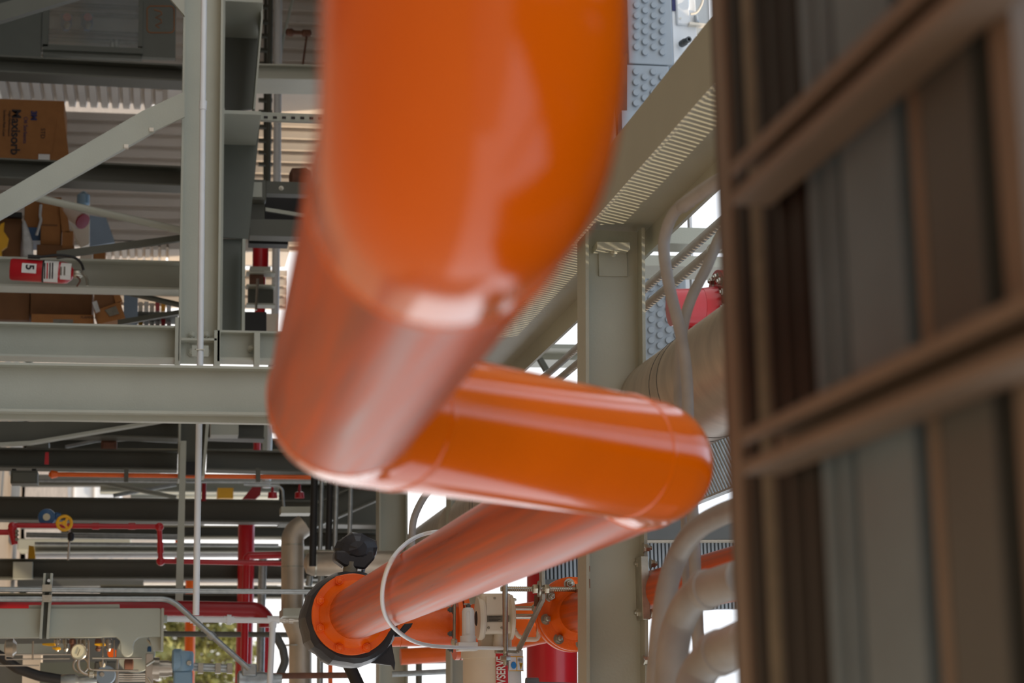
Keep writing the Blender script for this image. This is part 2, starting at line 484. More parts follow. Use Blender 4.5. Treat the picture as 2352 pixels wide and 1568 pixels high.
# ================================================================== insulated pipe, conduits beside the beam
Zs, Xs, Rs = 3.30, -1.06, .185
ip = thing('insulated_pipe', 'thick dull aluminium clad insulated pipe below the striped beam', 'pipe', V((Xs, 6, Zs)))
fin(B().cyl(V((Xs, 3.0, Zs)), V((Xs, 10.7, Zs)), Rs, 64), 'cladding', M_silver, ip)
fin(B().cyl(V((Xs, 11.1, Zs)), V((Xs, 15.5, Zs)), Rs, 64), 'cladding', M_silver, ip)
yy = 3.2
while yy < 10.5:
    for o_ in (0, .10):
        fin(B().lathe([(Rs - .002, -.004), (Rs + .0015, -.002), (Rs + .0015, .002), (Rs - .002, .004)], V((Xs, yy + o_, Zs)), EY, 56), 'cladding_band', M_duct, ip)
    yy += .95
fin(B().box(V((Xs - Rs * .55, 6.8, Zs + Rs * .86)), .03, 7.6, .02), 'lap_strip', M_silver, ip)

def dpipe(name, label, px, py, Yr, r, y0, y1, m, cat='conduit', group=None, coup=()):
    p = P(px, py, Yr)
    if not coup: return fin(B().cyl(V((p.x, y0, p.z)), V((p.x, y1, p.z)), r, 20), name, m, None, label, cat, group)
    t = thing(name, label, cat, p, group)
    fin(B().cyl(V((p.x, y0, p.z)), V((p.x, y1, p.z)), r, 20), 'tube', m, t)
    for c in coup: fin(B().lathe([(r * 1.2, -.03), (r * 1.28, -.026), (r * 1.28, .026), (r * 1.2, .03)], V((p.x, c, p.z)), EY, 20), 'coupling', M_zinc, t)
    return t
dpipe('rigid_conduit', 'upper of the two sunlit rigid conduits running beside the striped beam', 1530, 620, 6.85, .017, 3, 13, M_greypvc, coup=(5.6,))
dpipe('rigid_conduit', 'lower of the two sunlit rigid conduits running beside the striped beam', 1530, 664, 6.85, .017, 3, 13, M_greypvc, coup=(6.2,))

def flex(name, label, pts, r, m=M_greypvc, fit=None):
    t = thing(name, label, 'conduit', P(pts[0][0], pts[0][1], pts[0][2]))
    w3 = [P(*p) for p in pts]
    fin(B().tube(B().smooth_path(w3, 7), r, 18), 'sleeve', m, t)
    if fit:
        a, b_ = P(*fit[0]), P(*fit[1])
        d = (b_ - a).normalized(); L = (b_ - a).length
        fin(B().lathe([(r * 1.05, 0), (r * 1.22, .004), (r * 1.22, L * .18), (r * 1.12, L * .2), (r * 1.12, L), (r * 1.0, L + .003)], a, d, 24), 'fitting', m, t)
    return t
flex('flexible_conduit', 'grey flexible conduit curving down across the right of the cross beam, in front',
     [(1700, 385, 4.6), (1640, 418, 4.75), (1590, 452, 4.9), (1548, 490, 5.0), (1528, 540, 5.05), (1526, 590, 5.05), (1540, 670, 5.05), (1560, 750, 5.05), (1574, 830, 5.05), (1579, 900, 5.05), (1580, 990, 5.05)], .0165,
     fit=((1566, 474, 4.95), (1668, 402, 4.65)))
flex('flexible_conduit', 'grey flexible conduit slanting in from upper right behind the front crossing conduit',
     [(1690, 500, 5.15), (1655, 540, 5.15), (1625, 610, 5.15), (1590, 680, 5.15), (1570, 745, 5.15), (1561, 830, 5.15), (1559, 990, 5.15)], .0155)
flex('flexible_conduit', 'slimmest of the grey curved conduits at bottom right, nearest the cross beam',
     [(1720, 1160, 4.2), (1660, 1180, 4.3), (1600, 1215, 4.4), (1560, 1270, 4.5), (1535, 1340, 4.5), (1520, 1430, 4.5), (1512, 1520, 4.5), (1508, 1620, 4.5)], .0265)
flex('flexible_conduit', 'middle of the thick grey curved conduits at bottom right',
     [(1730, 1318, 3.9), (1680, 1335, 4.0), (1630, 1348, 4.05), (1590, 1375, 4.1), (1560, 1430, 4.15), (1545, 1500, 4.15), (1536, 1640, 4.15)], .036,
     fit=((1612, 1357, 4.04), (1700, 1328, 3.92)))
flex('flexible_conduit', 'lowest thick grey curved conduit in the bottom right corner beside the tan rail',
     [(1740, 1462, 3.55), (1690, 1478, 3.6), (1640, 1505, 3.7), (1606, 1545, 3.75), (1585, 1610, 3.75), (1575, 1700, 3.75)], .038,
     fit=((1645, 1502, 3.69), (1720, 1468, 3.57)))
pipe('rigid_conduit', 'dark grey straight conduit behind the curved conduits at bottom right', [(1588, 1120), (1594, 1240), (1604, 1480), (1606, 1640)], 5.2, 14, M_greypvc, 'conduit')
pipe('rigid_conduit', 'thin grey straight conduit just left of the dark straight one at bottom right', [(1572, 1180), (1577, 1400)], 5.3, 9, M_greypvc, 'conduit')
# ================================================================== left bay: corrugated siding
def corr(name, o, rd, sd_, nd, L, N, pitch, dep, m=M_sheet):
    b = B()
    prof = []
    for i in range(N):
        for f, h in ((0, 0), (.58, 0), (.68, -dep), (.90, -dep)): prof.append(o + sd_ * (i + f) * pitch + nd * h)
    prof.append(o + sd_ * N * pitch)
    back = [prof[-1] - nd * (dep + .03), prof[0] - nd * (dep + .03)]
    ring = prof + back
    b.quadstrip([ring, [q + rd * L for q in ring]])
    return fin(b, name, m, kind='structure', sharp=20)
def wallpiece(name, x0, y0, x1, y1, Y, pitch=.118):
    a = P(x0, y0, Y); z1 = P(x1, y0, Y).z; x_1 = P((x0 + x1) / 2, y1, Y).x
    n = int((x_1 - a.x) / pitch) + 1
    return corr(name, a, EZ, EX, -EY, z1 - a.z, n, (x_1 - a.x) / n, .035)
wallpiece('wall_back', -260, -420, 1200, 172, 16.1)
wallpiece('wall_back', -260, 241, 1200, 570, 17.0)
wallpiece('wall_back', -260, 601, 660, 700, 17.5)
a = P(8, 240, 17.0); b_ = P(382, 240, 17.0)
corr('wall_left', V((a.x, 16.1, a.z)), EY, EZ, EX, .9, 15, (b_.z - a.z) / 15, .05)
a2 = P(1200, 240, 17.0)
fin(B().box(V((a.x - .04, 16.55, (b_.z + a2.z) / 2)), .08, .9, a2.z - b_.z), 'wall_left', M_sheet, kind='structure')
a = P(225, 570, 17.0); b_ = P(388, 570, 17.0)
corr('wall_left', V((a.x, 17.0, a.z)), EY, EZ, EX, .5, 9, (b_.z - a.z) / 9, .05)
c2 = P(664, 570, 17.0)
fin(B().box(V((a.x - .04, 17.27, (b_.z + c2.z) / 2)), .08, .6, c2.z - b_.z), 'wall_left', M_sheet, kind='structure')
fin(B().pbox(374, 166, 386, 244, 16.4, .05), 'trim_1', M_sheet, kind='structure')

# ================================================================== steel frame, nearest members first
t = thing('steel_column', 'nearest big sage column crossing the left half, just below the frame node', 'column', P(300, 895, 10))
fin(B().ibeam(P(-330, 889, 10), P(820, 906, 10), 108 * mpp(10), .17, .013, .01, EX), 'i_section', M_steel, t)
fin(B().chan(P(-330, 948, 10), P(820, 968, 10), 15 * mpp(10), .06, .006, EX, 1), 'channel', M_steel, t)
t = thing('frame_beam', 'tall sage beam with a white conduit in front, left of the orange pipe', 'beam', P(465, 400, 11))
fin(B().ibeam(P(470, -260, 11), P(456, 836, 11), 90 * mpp(11), .2, .013, .009, EZ), 'i_section', M_steel, t)
fin(B().pbox(415, 776, 498, 781, 10.9, .1), 'stiffener', M_steel, t)
for x in (441, 474):
    for y in (770, 808): fin(B().bolt(P(x, y, 10.985), -EY, .02, .018), 'bolt', M_steel, t)
t = thing('steel_column', 'sage column ending at an end plate left of the frame node', 'column', P(200, 788, 11))
fin(B().ibeam(P(-330, 777, 11), P(402, 793, 11), 76 * mpp(11), .17, .012, .009, EX), 'i_section', M_steel, t)
fin(B().pbox(402, 728, 412, 838, 10.9, .2), 'end_plate', M_steel, t)
t = thing('stub_beam', 'short sage stub beam right of the frame node, half behind the orange pipe', 'beam', P(570, 800, 11))
fin(B().ibeam(P(500, 797, 11), P(800, 803, 11), 66 * mpp(11), .16, .012, .009, EX), 'i_section', M_steel, t)
fin(B().pbox(492, 758, 506, 838, 10.9, .2), 'end_plate', M_steel, t)
fin(B().pbox(584, 762, 597, 836, 10.86, .1), 'stiffener', M_steel, t)
fin(B().bolt(P(578, 800, 10.98), -EY, .018, .016), 'bolt', M_steel, t)
# white conduit down the frame
t = thing('white_conduit', 'long thin white conduit running down in front of the sage beam at left', 'conduit', P(460, 700, 10.4))
fin(B().ptube([(471, -200), (466, 230), (460, 800), (455, 1100), (450, 1412)], 10.4, 7.2, 18), 'tube', M_white, t)
fin(B().cyl(P(466.5, 232, 10.4), P(466, 252, 10.4), 9 * mpp(10.4), 20), 'coupling', M_white, t)
cl = fin(B().pbox(441, 793, 479, 817, 10.7, .02), 'clamp_bracket', M_steel, t)
fin(B().ptube([(450, 801), (450, 803), (470, 803), (470, 801)], 10.385, 2.4, 8), 'clamp_strap', M_zinc, t)
# diagonal braces
t = thing('diagonal_brace', 'flat sage diagonal brace rising from the left edge to the tall beam', 'brace', P(200, 350, 10.8))
fin(B().ppoly([(-120, 516), (328, 254), (356, 300), (-120, 570)], 10.8, .045), 'brace_bar', M_steel, t)
fin(B().ppoly([(328, 254), (424, 210), (424, 268), (356, 300)], 10.815, .02), 'gusset_plate', M_steel, t)
for x, y in ((348, 297), (290, 335)): fin(B().pbox(x - 5, y - 4, x + 5, y + 4, 10.79, .03), 'sun_spot', M_cream, t)  # cream patches standing in for sunlit spots along the brace
fin(B().ppoly([(-120, 42), (190, -46), (226, -20), (-120, 84)], 11.6, .06), 'diagonal_brace', M_steel_dk, None, 'dark brown-grey diagonal brace crossing the top left corner', 'brace')
fin(B().ppoly([(372, -20), (392, -2), (424, 36), (424, -20)], 10.85, .03), 'gusset_plate', M_steel, None, 'small pale gusset plate at the top edge against the tall sage beam', 'plate')
# plate girder right of tall beam
t = thing('plate_girder', 'sage plate girder with two tall web panels coloured dark for shade beside the tall beam', 'girder', P(555, 400, 11.7))
fin(B().ppoly([(520, 2), (596, 6), (600, 40), (582, 250), (518, 256), (512, 228)], 12.0, .02), 'web_panel', M_steel_dk, t)  # web panels painted darker to imitate the shade of the recess
fin(B().ppoly([(512, 262), (599, 264), (571, 548), (508, 545)], 12.0, .02), 'web_panel', M_cab, t)
fin(B().pbox(510, 254, 600, 262, 11.35, .7), 'stiffener', M_steel, t)
fin(B().pbox(512, -4, 604, 4, 11.35, .7), 'stiffener', M_steel, t)
fin(B().ppoly([(596, 6), (604, 8), (604, 44), (586, 250), (582, 250), (600, 40)], 11.5, .3), 'flange', M_steel, t)
fin(B().pbox(506, -6, 514, 770, 11.3, .8), 'flange', M_steel, t)
fin(B().pbox(508, 548, 560, 768, 12.05, .02), 'web_panel', M_cab, t)
fin(B().pbox(556, 548, 563, 768, 11.75, .2), 'flange', M_steel, t)
# perforated channel and rails behind
t = thing('perforated_strut', 'thin slotted strut running from the plate girder to the orange pipe', 'strut', P(660, 270, 11.9))
fin(B().pbox(599, 262, 860, 280, 11.9, .04), 'channel', M_steel, t)
for i in range(7): fin(B().pbox(606 + i * 21, 266.5 + i * .4, 615 + i * 21, 271 + i * .4, 11.892, .02), 'slot', M_ink, t)
hbeam('rail_beam', 'grey beam crossing behind the white pipes left of the orange pipe, upper one', 585, 169, 860, 174, 13.4, 36, M_steel, .12)
hbeam('rail_beam', 'shaded tan-edged beam just under the upper grey rail beam', 585, 196, 860, 200, 13.8, 14, M_steel, .25)
pipe('white_conduit', 'pale conduit in front of the sunlit siding beside the plate girder', [(640, -60), (636, 440), (632, 720), (618, 960), (612, 1120)], 15.2, 9, M_white, 'conduit')
pipe('grey_pipe', 'dark grey pipe left of the pale conduit in front of the siding', [(622, -60), (616, 420)], 15.4, 6, M_steel_dk)
pipe('grey_pipe', 'thin bluish tube slanting in front of the sunlit siding at the top', [(682, -40), (664, 30), (650, 90), (640, 160)], 15.3, 3.5, M_steel, n=10)
t = thing('rack_upright', 'dark narrow rack upright in front of the sunlit siding beside the plate girder', 'rack', P(612, 200, 15.8))
fin(B().pbox(606, -40, 613, 430, 15.8, .04), 'post', M_steel_dk, t)
for y in (10, 45, 77, 110, 142, 225, 252, 286, 318, 345, 372): fin(B().pbox(594, y, 626, y + 7, 15.75, .05), 'rung', M_steel_dk, t)
t = thing('rusty_valve', 'rust brown lever valve with a thin drop pipe before the sunlit siding', 'valve', P(680, 78, 15))
fin(B().lathe([(.012, 0), (.03, .01), (.034, .05), (.02, .07), (.018, .13), (.03, .14), (.03, .2), (.012, .21)], P(656, 74, 14.9), EZ, 16), 'body', M_rust, t)
fin(B().ptube([(702, 78), (704, 86), (694, 160)], 14.9, 2.6, 10), 'drop_pipe', M_rust, t)
fin(B().lathe([(.03, 0), (.07, .02), (.075, .12), (.05, .16)], P(664, 408, 13.2), EZ, 18), 'floodlight', M_rust, None, 'brown rounded fixture above the dark junction boxes, touching the orange pipe edge', 'fixture')
# dark brackets and boxes
t = thing('junction_box', 'dark grey-green junction box bracket left of the orange pipe, above the red riser', 'junction box', P(630, 480, 12.3))
fin(B().pbox(578, 412, 612, 458, 12.2, .12), 'box', M_steel_dk, t, bev=.006)
fin(B().pbox(580, 418, 602, 452, 12.19, .02), 'lid', M_steel, t)
fin(B().pbox(612, 418, 760, 446, 12.3, .1), 'arm', M_steel_dk, t)
fin(B().bolt(P(646, 432, 12.3), -EY, .012), 'bolt', M_zinc, t)
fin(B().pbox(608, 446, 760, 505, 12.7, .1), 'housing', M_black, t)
fin(B().pbox(574, 505, 760, 543, 12.25, .14), 'arm', M_steel_dk, t)
fin(B().pbox(576, 462, 608, 505, 12.32, .1), 'side_plate', M_steel_dk, t)
fin(B().ppoly([(610, 476), (760, 500), (760, 508), (610, 484)], 12.28, .02), 'gusset', M_steel, t)
fin(B().pbox(572, 541, 662, 560, 12.5, .12), 'base_block', M_black, t)
t = thing('red_riser', 'short red pipe beside a white pipe, seen under the dark junction box', 'pipe', P(598, 580, 14))
fin(B().ptube([(599, 540), (598, 622)], 14, 18, 20), 'pipe_run', M_red, t)
fin(B().ptube([(598, 620), (597, 740)], 14.1, 12, 20), 'pipe_run', M_red, t)
fin(B().pbox(574, 612, 622, 622, 13.9, .18), 'collar', M_steel, t)
t = thing('pipe_clamp', 'grey-brown clamp assembly on the red pipe left of the orange pipe', 'clamp', P(595, 660, 13.6))
fin(B().pbox(574, 622, 606, 658, 13.6, .1), 'jaw', M_rust, t)
fin(B().pbox(570, 658, 628, 700, 13.65, .08), 'jaw', M_steel_dk, t)
for y in (625, 655, 698): fin(B().pbox(566, y - 2, 632, y + 2, 13.55, .12), 'bar', M_steel, t)
fin(B().ptube([(592, 640), (588, 712)], 13.5, 3, 8), 'rod', M_stain, t)
fin(B().pbox(562, 716, 612, 772, 13.2, .2), 'black_case', M_black, None, 'black box seen above the short stub beam', 'box')
fin(B().pbox(606, 720, 640, 772, 14.6, .05), 'grey_post', M_cream, None, 'pale narrow post right of the black box above the stub beam', 'post')

# ================================================================== shaded frame behind
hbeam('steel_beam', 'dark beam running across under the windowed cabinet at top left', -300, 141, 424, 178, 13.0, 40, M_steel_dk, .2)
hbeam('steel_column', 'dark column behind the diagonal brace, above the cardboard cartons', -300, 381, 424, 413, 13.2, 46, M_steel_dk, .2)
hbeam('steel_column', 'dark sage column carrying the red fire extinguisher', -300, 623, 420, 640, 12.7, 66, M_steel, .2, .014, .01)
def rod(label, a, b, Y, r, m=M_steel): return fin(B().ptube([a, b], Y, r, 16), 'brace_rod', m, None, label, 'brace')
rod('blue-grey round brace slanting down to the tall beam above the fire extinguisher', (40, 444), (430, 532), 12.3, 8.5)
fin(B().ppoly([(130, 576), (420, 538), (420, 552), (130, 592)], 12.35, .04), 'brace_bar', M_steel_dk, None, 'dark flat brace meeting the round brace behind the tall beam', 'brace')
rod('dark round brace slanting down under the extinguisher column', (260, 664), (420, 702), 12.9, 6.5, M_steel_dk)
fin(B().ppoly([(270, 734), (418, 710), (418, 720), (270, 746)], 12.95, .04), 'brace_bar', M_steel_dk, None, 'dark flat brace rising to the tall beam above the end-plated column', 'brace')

# windowed cabinet at top left
t = thing('equipment_cabinet', 'big grey-green cabinet with a wide window at top left', 'cabinet', P(210, 60, 14))
b = B()
for r in ((-200, -160, 98, 131), (326, -160, 405, 131), (98, 114, 326, 131), (98, -160, 326, -30)): b.pbox(*r, 14.0, .06)
fin(b, 'door_panel', M_cab, t)
b = B()
for r in ((98, -30, 112, 106), (318, -30, 328, 106), (98, 106, 328, 118)): b.pbox(*r, 13.97, .03)
fin(b, 'window_frame', M_cab, t)
fin(B().pbox(112, -30, 318, 106, 14.01, .008), 'window_pane', M_glass, t)
fin(B().pbox(60, -60, 350, 125, 14.45, .02), 'back_panel', M_sheet, t)
for i, (y0, y1) in enumerate(((8, 14), (28, 34), (70, 76), (88, 93))): fin(B().pbox(108, y0, 322, y1, 14.36, .06), 'shelf_rail', M_steel_dk, t)
for x in (152, 200):
    v = fin(B().lathe([(.05, 0), (.045, .08), (.02, .12)], P(x, 36, 14.3), EX, 18), 'gauge', M_blue, t)
    fin(B().lathe([(.032, 0), (.03, .012)], P(x + 2, 40, 14.24), -EY, 16), 'gauge_face', M_red, v)
    fin(B().lathe([(.018, 0), (.026, .02), (.012, .05)], P(x + 3, 52, 14.24), EX, 12), 'knob', M_zinc, v)
for x in (258, 268): fin(B().lathe([(.012, 0), (.02, .02), (.02, .07), (.008, .09)], P(x, 92, 14.3), EX, 12), 'fitting', M_zinc, t)
q = []
def rr(x0, y0, x1, y1, r):
    o = []
    for cx, cy, a0 in ((x1 - r, y0 + r, -90), (x1 - r, y1 - r, 0), (x0 + r, y1 - r, 90), (x0 + r, y0 + r, 180)):
        for k in range(5):
            a = math.radians(a0 + k * 22.5); o.append((cx + r * math.cos(a), cy + r * math.sin(a)))
    return o + [o[0]]
mk = fin(B().tube([P(x, y, 13.997) for x, y in rr(338, 14, 400, 75, 9)], .0042, 6), 'painted_mark', M_orangemark, t)
fin(B().tube([P(x, y, 13.997) for x, y in ((354, 22), (370, 27), (372, 33), (357, 40), (370, 45), (371, 52), (357, 58), (366, 64))], .0042, 6), 'painted_letter', M_orangemark, mk)

# ================================================================== boxes and stores
def carton(label, x0, y0, x1, y1, Y, dep, m=M_card, tape=None, rot=0, name='cardboard_box'):
    t = thing(name, label, 'box', P((x0 + x1) / 2, (y0 + y1) / 2, Y))
    fin(B().pbox(x0, y0, x1, y1, Y, dep), 'box_body', m, t, bev=.004)
    if tape: fin(B().pbox(*tape, Y - .0015, .003), 'packing_tape', M_card_b, t)
    return t
t = carton('large printed cardboard carton at the left edge above the dark column', -150, 226, 146, 374, 14.2, .5)
fin(B().ppoly([(136, 236), (146, 250), (160, 372), (118, 372)], 14.19, .02), 'flap', M_card, t)
fin(B().pbox(88, 354, 114, 375, 14.19, .012), 'label', M_paper, t)
def bt(s, x, y, px, m, nm='printed_text', bold=0.0):
    txt(s, px * mpp(14.2) * 1.35, P(x, y, 14.196), EX, EZ, m, t, nm, .0008, bold=bold)
bt('STD', 94, 294, 10, M_ink); bt('3M', 72, 254, 13, M_inkblue, bold=.003); bt('Oil Sorbents', 55, 268, 9, M_inkblue)
bt('Maxisorb HP', 28, 250, 21, M_ink, bold=.002); bt('High Performance', 20, 254, 6, M_ink); bt('Sorbent Pads Case', 8, 252, 6, M_ink)
# shelf group under the round brace
carton('brown carton nearest the left edge in the stack above the fire extinguisher', -150, 498, 48, 600, 14.0, .4, M_card_b, (-150, 540, 48, 554))
t = carton('tall brown carton with blue base in the stack above the fire extinguisher', 56, 440, 92, 522, 14.1, .3, M_card)
fin(B().pbox(56, 522, 94, 552, 14.09, .3), 'blue_base', M_blue, t)
t = carton('carton with open side flap beside the striped drum, above the fire extinguisher', 94, 452, 140, 562, 13.95, .35, M_card, (94, 515, 132, 519))
fin(B().ppoly([(136, 470), (156, 500), (160, 535), (142, 530)], 13.9, .2), 'flap', M_card, t)
fin(B().pbox(143, 530, 168, 570, 13.9, .2), 'lower_flap', M_card, t)
carton('low flat carton under the cartons, right above the extinguisher column', 84, 562, 170, 600, 13.9, .3, M_card_b)
fin(B().pbox(-60, 486, 50, 497, 13.94, .05), 'shelf_board', M_black, None, 'dark board on the carton at left above the extinguisher', 'board')
b = B(); b.ppoly([(50, 510), (56, 502), (66, 526), (74, 552), (76, 590), (52, 588)], 13.85, .12)
fin(b, 'plastic_bag', M_bag, None, 'crumpled clear plastic bag hanging between the cartons at left', 'bag', bev=.02)
fin(B().pcurve([(94, 470), (92, 494), (94, 505), (90, 520), (84, 540)], 13.8, 3.2, 8), 'wrap_strip', M_bag, None, 'thin shiny plastic strip hanging down between the brown cartons', 'strip')
fin(B().ppoly([(2, 514), (10, 510), (8, 530), (20, 548), (16, 566), (4, 575), (4, 600), (-6, 600), (-6, 530)], 13.8, .03), 'orange_strap', M_yellow, None, 'yellow-orange strap hanging down the carton at the left edge', 'strap')
t = thing('mailing_tube', 'grey cardboard drum with a dark red end, tilted before the siding', 'tube', P(185, 500, 14.6))
dd = (P(198, 511, 14.45) - P(172, 493, 14.53)).normalized()
fin(B().lathe([(.055, 0), (.058, .02), (.058, .2)], P(182, 502, 14.5) - dd * .17, dd, 26), 'drum', M_sheet, t)
fin(B().lathe([(.061, 0), (.061, .012), (.0, .014)], P(185, 505, 14.5) + dd * .02, dd, 26), 'end_cap', M_red_dk, t)
fin(B().ppoly([(160, 512), (176, 526), (206, 500), (206, 560), (186, 568), (172, 548)], 14.9, .05), 'paper_sack', M_cream, None, 'cream paper sack below the drum with the dark red end', 'sack', bev=.01)
fin(B().ppoly([(206, 494), (244, 500), (264, 556), (206, 566)], 15.2, .03), 'grey_sheet', M_bluebox, None, 'grey plastic sheet leaning against the siding right of the paper sack', 'sheet')
fin(B().lathe([(.012, 0), (.05, .03), (.05, .1), (.02, .13)], P(192, 440, 15.0), EX, 16), 'blue_jug', M_ltblue, None, 'small blue jug above the round brace before the siding', 'jug')
fin(B().pbox(172, 460, 206, 470, 15.0, .1), 'paper_roll', M_cream, None, 'pale paper roll under the small blue jug', 'roll')
fin(B().pbox(184, 572, 212, 600, 14.6, .2), 'paper_bundle', M_cream, None, 'pale paper bundle behind the extinguisher hose', 'paper')
carton('small carton right of the pale paper bundle, behind the extinguisher column', 212, 576, 242, 602, 14.8, .2)
# row of cartons under the extinguisher column
carton('plain brown carton at the left edge under the extinguisher column', -150, 660, 68, 733, 13.8, .35, M_card_b, (40, 678, 68, 690))
t = carton('wide plain brown carton with a printed side coloured lighter as if sunlit under the extinguisher column', 70, 660, 212, 722, 13.75, .4, M_card_b, (70, 672, 98, 684))
fin(B().pbox(72, 722, 214, 752, 13.6, .3), 'sun_tinted_side', M_card, t)  # lighter cardboard imitates sun falling on this side
fin(B().pbox(122, 733, 168, 748, 13.597, .004), 'printed_panel', M_tape, t)
txt('FLAMMABLE', 6 * mpp(13.6) * 1.3, P(185, 731, 13.596), EZ, -EX, M_ink, t, 'printed_text')
t = thing('cardboard_box', 'open cardboard box with a dark label, tilted at the end of the carton row', 'box', P(250, 705, 13.5))
fin(B().ppoly([(216, 714), (276, 692), (288, 730), (226, 744)], 13.5, .25), 'box_body', M_card, t)
fin(B().ppoly([(216, 668), (258, 668), (276, 692), (216, 714)], 13.52, .2), 'open_top', M_card_b, t)
fin(B().ppoly([(256, 664), (272, 668), (282, 692), (266, 696)], 13.5, .1), 'flap', M_card, t)
fin(B().ppoly([(240, 712), (266, 702), (274, 720), (252, 726)], 13.49, .02), 'label', M_tape, t)
fin(B().ppoly([(212, 694), (222, 690), (230, 714), (220, 718)], 13.45, .02), 'tape_strip', M_bag, t)
fin(B().pbox(284, 668, 316, 752, 14.2, .2), 'grey_cabinet', M_bluebox, None, 'blue-grey cabinet side at the end of the carton row', 'cabinet')
g = 'small bright packets on the shelf behind the tall beam'
cols = [M_paper, M_red, M_cream, M_yellow, M_white, M_ltblue]
k = 0
for x in range(318, 396, 13):
    for y, h in ((692, 22), (724, 28)):
        m = random.choice(cols)
        fin(B().pbox(x, y + random.randint(0, 6), x + 10, y + h, 14.6 + .05 * (k % 3), .08), 'packet', m, None, 'small bright packet on the shelf between carton row and tall beam', 'packet', g); k += 1
fin(B().pbox(312, 716, 410, 720, 14.4, .4), 'shelf_board', M_steel_dk, None, 'shelf board holding the small bright packets', 'shelf')
fin(B().pbox(200, 752, 410, 758, 14.4, .4), 'shelf_board', M_steel_dk, None, 'lower shelf board under the open box and bright packets', 'shelf')

# fire extinguisher
Ye = 12.35
t = thing('fire_extinguisher', 'red fire extinguisher marked 5 hanging on the dark sage column', 'fire extinguisher', P(105, 622, Ye))
ax0, ax1 = P(24, 618, Ye), P(170, 628, Ye)
axd = (ax1 - ax0).normalized(); Lx = (ax1 - ax0).length; re = 24.5 * mpp(Ye)
fin(B().lathe([(re * .9, 0), (re, .012), (re, Lx - .07), (re * .93, Lx - .04), (re * .6, Lx - .012), (re * .34, Lx)], ax0, axd, 36), 'cylinder', M_red, t)
fin(B().lathe([(.026, 0), (.03, .01), (.03, .035), (.02, .06)], ax1 - axd * .005, axd, 18), 'valve_head', M_zinc, t)
fin(B().pcurve([(188, 626), (196, 634), (200, 644), (201, 656)], Ye - .02, 3.2, 8), 'handle', M_zinc, t)
fin(B().pcurve([(176, 634), (184, 644), (176, 658)], Ye - .02, 2, 8), 'lever', M_rust, t)
fin(B().pcurve([(192, 620), (186, 604), (172, 592), (150, 587), (125, 586), (90, 590), (64, 589)], Ye - .05, 3, 10), 'hose', M_black, t)
fin(B().cyl(P(64, 589, Ye - .05), P(92, 590, Ye - .05), 4.6 * mpp(Ye), 14), 'nozzle', M_black, t)
def sleeve(xa, xb, m, nm, half=None):
    c0, c1 = ax0 + axd * (xa - 24) * mpp(Ye), ax0 + axd * (xb - 24) * mpp(Ye)
    u, v = B().frame(axd)
    b = B(); rings = []
    for c in (c0, c1):
        r = []
        for k in range(13):
            a = -half + 2 * half * k / 12
            r.append(c + (-EY * math.cos(a) + (axd.cross(-EY)) * math.sin(a)).normalized() * (re + .0015))
        rings.append(r)
    b.quadstrip(rings, closed=False, cap0=False, cap1=False)
    return fin(b, nm, m, t)
sleeve(97, 128, M_paper, 'instruction_label', 1.35)
sleeve(133, 156, M_paper, 'inspection_label', .85)
lb = sleeve(50, 81, M_paper, 'number_label', .45)
txt('5', .072, P(60, 607, Ye - re - .004), EX, EZ, M_ink, lb, 'number', bold=.002)
fin(B().lathe([(re + .002, 0), (re + .002, .012)], ax0 + axd * 69 * mpp(Ye), axd, 30), 'strap', M_black, t)
for i in range(4): fin(B().pbox(101 + i * 6, 603, 104 + i * 6, 640, Ye - re - .003, .002), 'label_print', M_ink if i != 1 else M_red, t)
for i in range(2): fin(B().pbox(138 + i * 8, 612, 142 + i * 8, 632, Ye - re - .003, .002), 'label_print', M_tape, t)
# ================================================================== lower left: dark frame below the column
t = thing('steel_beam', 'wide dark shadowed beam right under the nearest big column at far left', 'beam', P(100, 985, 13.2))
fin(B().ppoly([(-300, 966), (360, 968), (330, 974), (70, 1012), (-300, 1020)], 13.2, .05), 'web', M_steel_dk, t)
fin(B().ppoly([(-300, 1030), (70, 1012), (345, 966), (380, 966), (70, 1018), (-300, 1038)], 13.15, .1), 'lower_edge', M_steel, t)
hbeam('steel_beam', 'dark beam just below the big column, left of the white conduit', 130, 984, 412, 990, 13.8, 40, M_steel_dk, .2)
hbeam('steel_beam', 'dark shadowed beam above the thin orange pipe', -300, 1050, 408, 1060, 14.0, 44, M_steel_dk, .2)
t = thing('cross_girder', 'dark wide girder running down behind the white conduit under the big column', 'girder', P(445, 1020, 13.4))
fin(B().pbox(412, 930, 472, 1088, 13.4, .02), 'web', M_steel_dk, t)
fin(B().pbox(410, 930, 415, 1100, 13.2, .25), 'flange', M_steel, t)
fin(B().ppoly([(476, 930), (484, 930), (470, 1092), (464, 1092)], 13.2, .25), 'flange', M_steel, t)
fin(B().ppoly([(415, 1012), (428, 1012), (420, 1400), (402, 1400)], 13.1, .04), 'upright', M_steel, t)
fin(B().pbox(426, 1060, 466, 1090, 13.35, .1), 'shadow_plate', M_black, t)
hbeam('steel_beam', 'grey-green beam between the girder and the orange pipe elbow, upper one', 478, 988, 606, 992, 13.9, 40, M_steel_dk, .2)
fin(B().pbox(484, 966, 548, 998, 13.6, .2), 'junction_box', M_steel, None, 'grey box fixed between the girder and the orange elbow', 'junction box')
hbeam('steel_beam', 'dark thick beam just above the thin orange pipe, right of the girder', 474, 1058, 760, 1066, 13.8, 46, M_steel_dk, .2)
fin(B().pbox(604, 900, 614, 1036, 14.2, .1), 'post', M_steel, None, 'tan narrow post beside the orange elbow above the thin orange pipe', 'post')
g = 'white tanks far behind the frame'
for x0, x1 in ((516, 540), (553, 573)):
    fin(B().pbox(x0, 1008, x1, 1036, 30, .8), 'white_tank', M_white, None, 'small white tank side far behind the dark beams', 'tank', g)
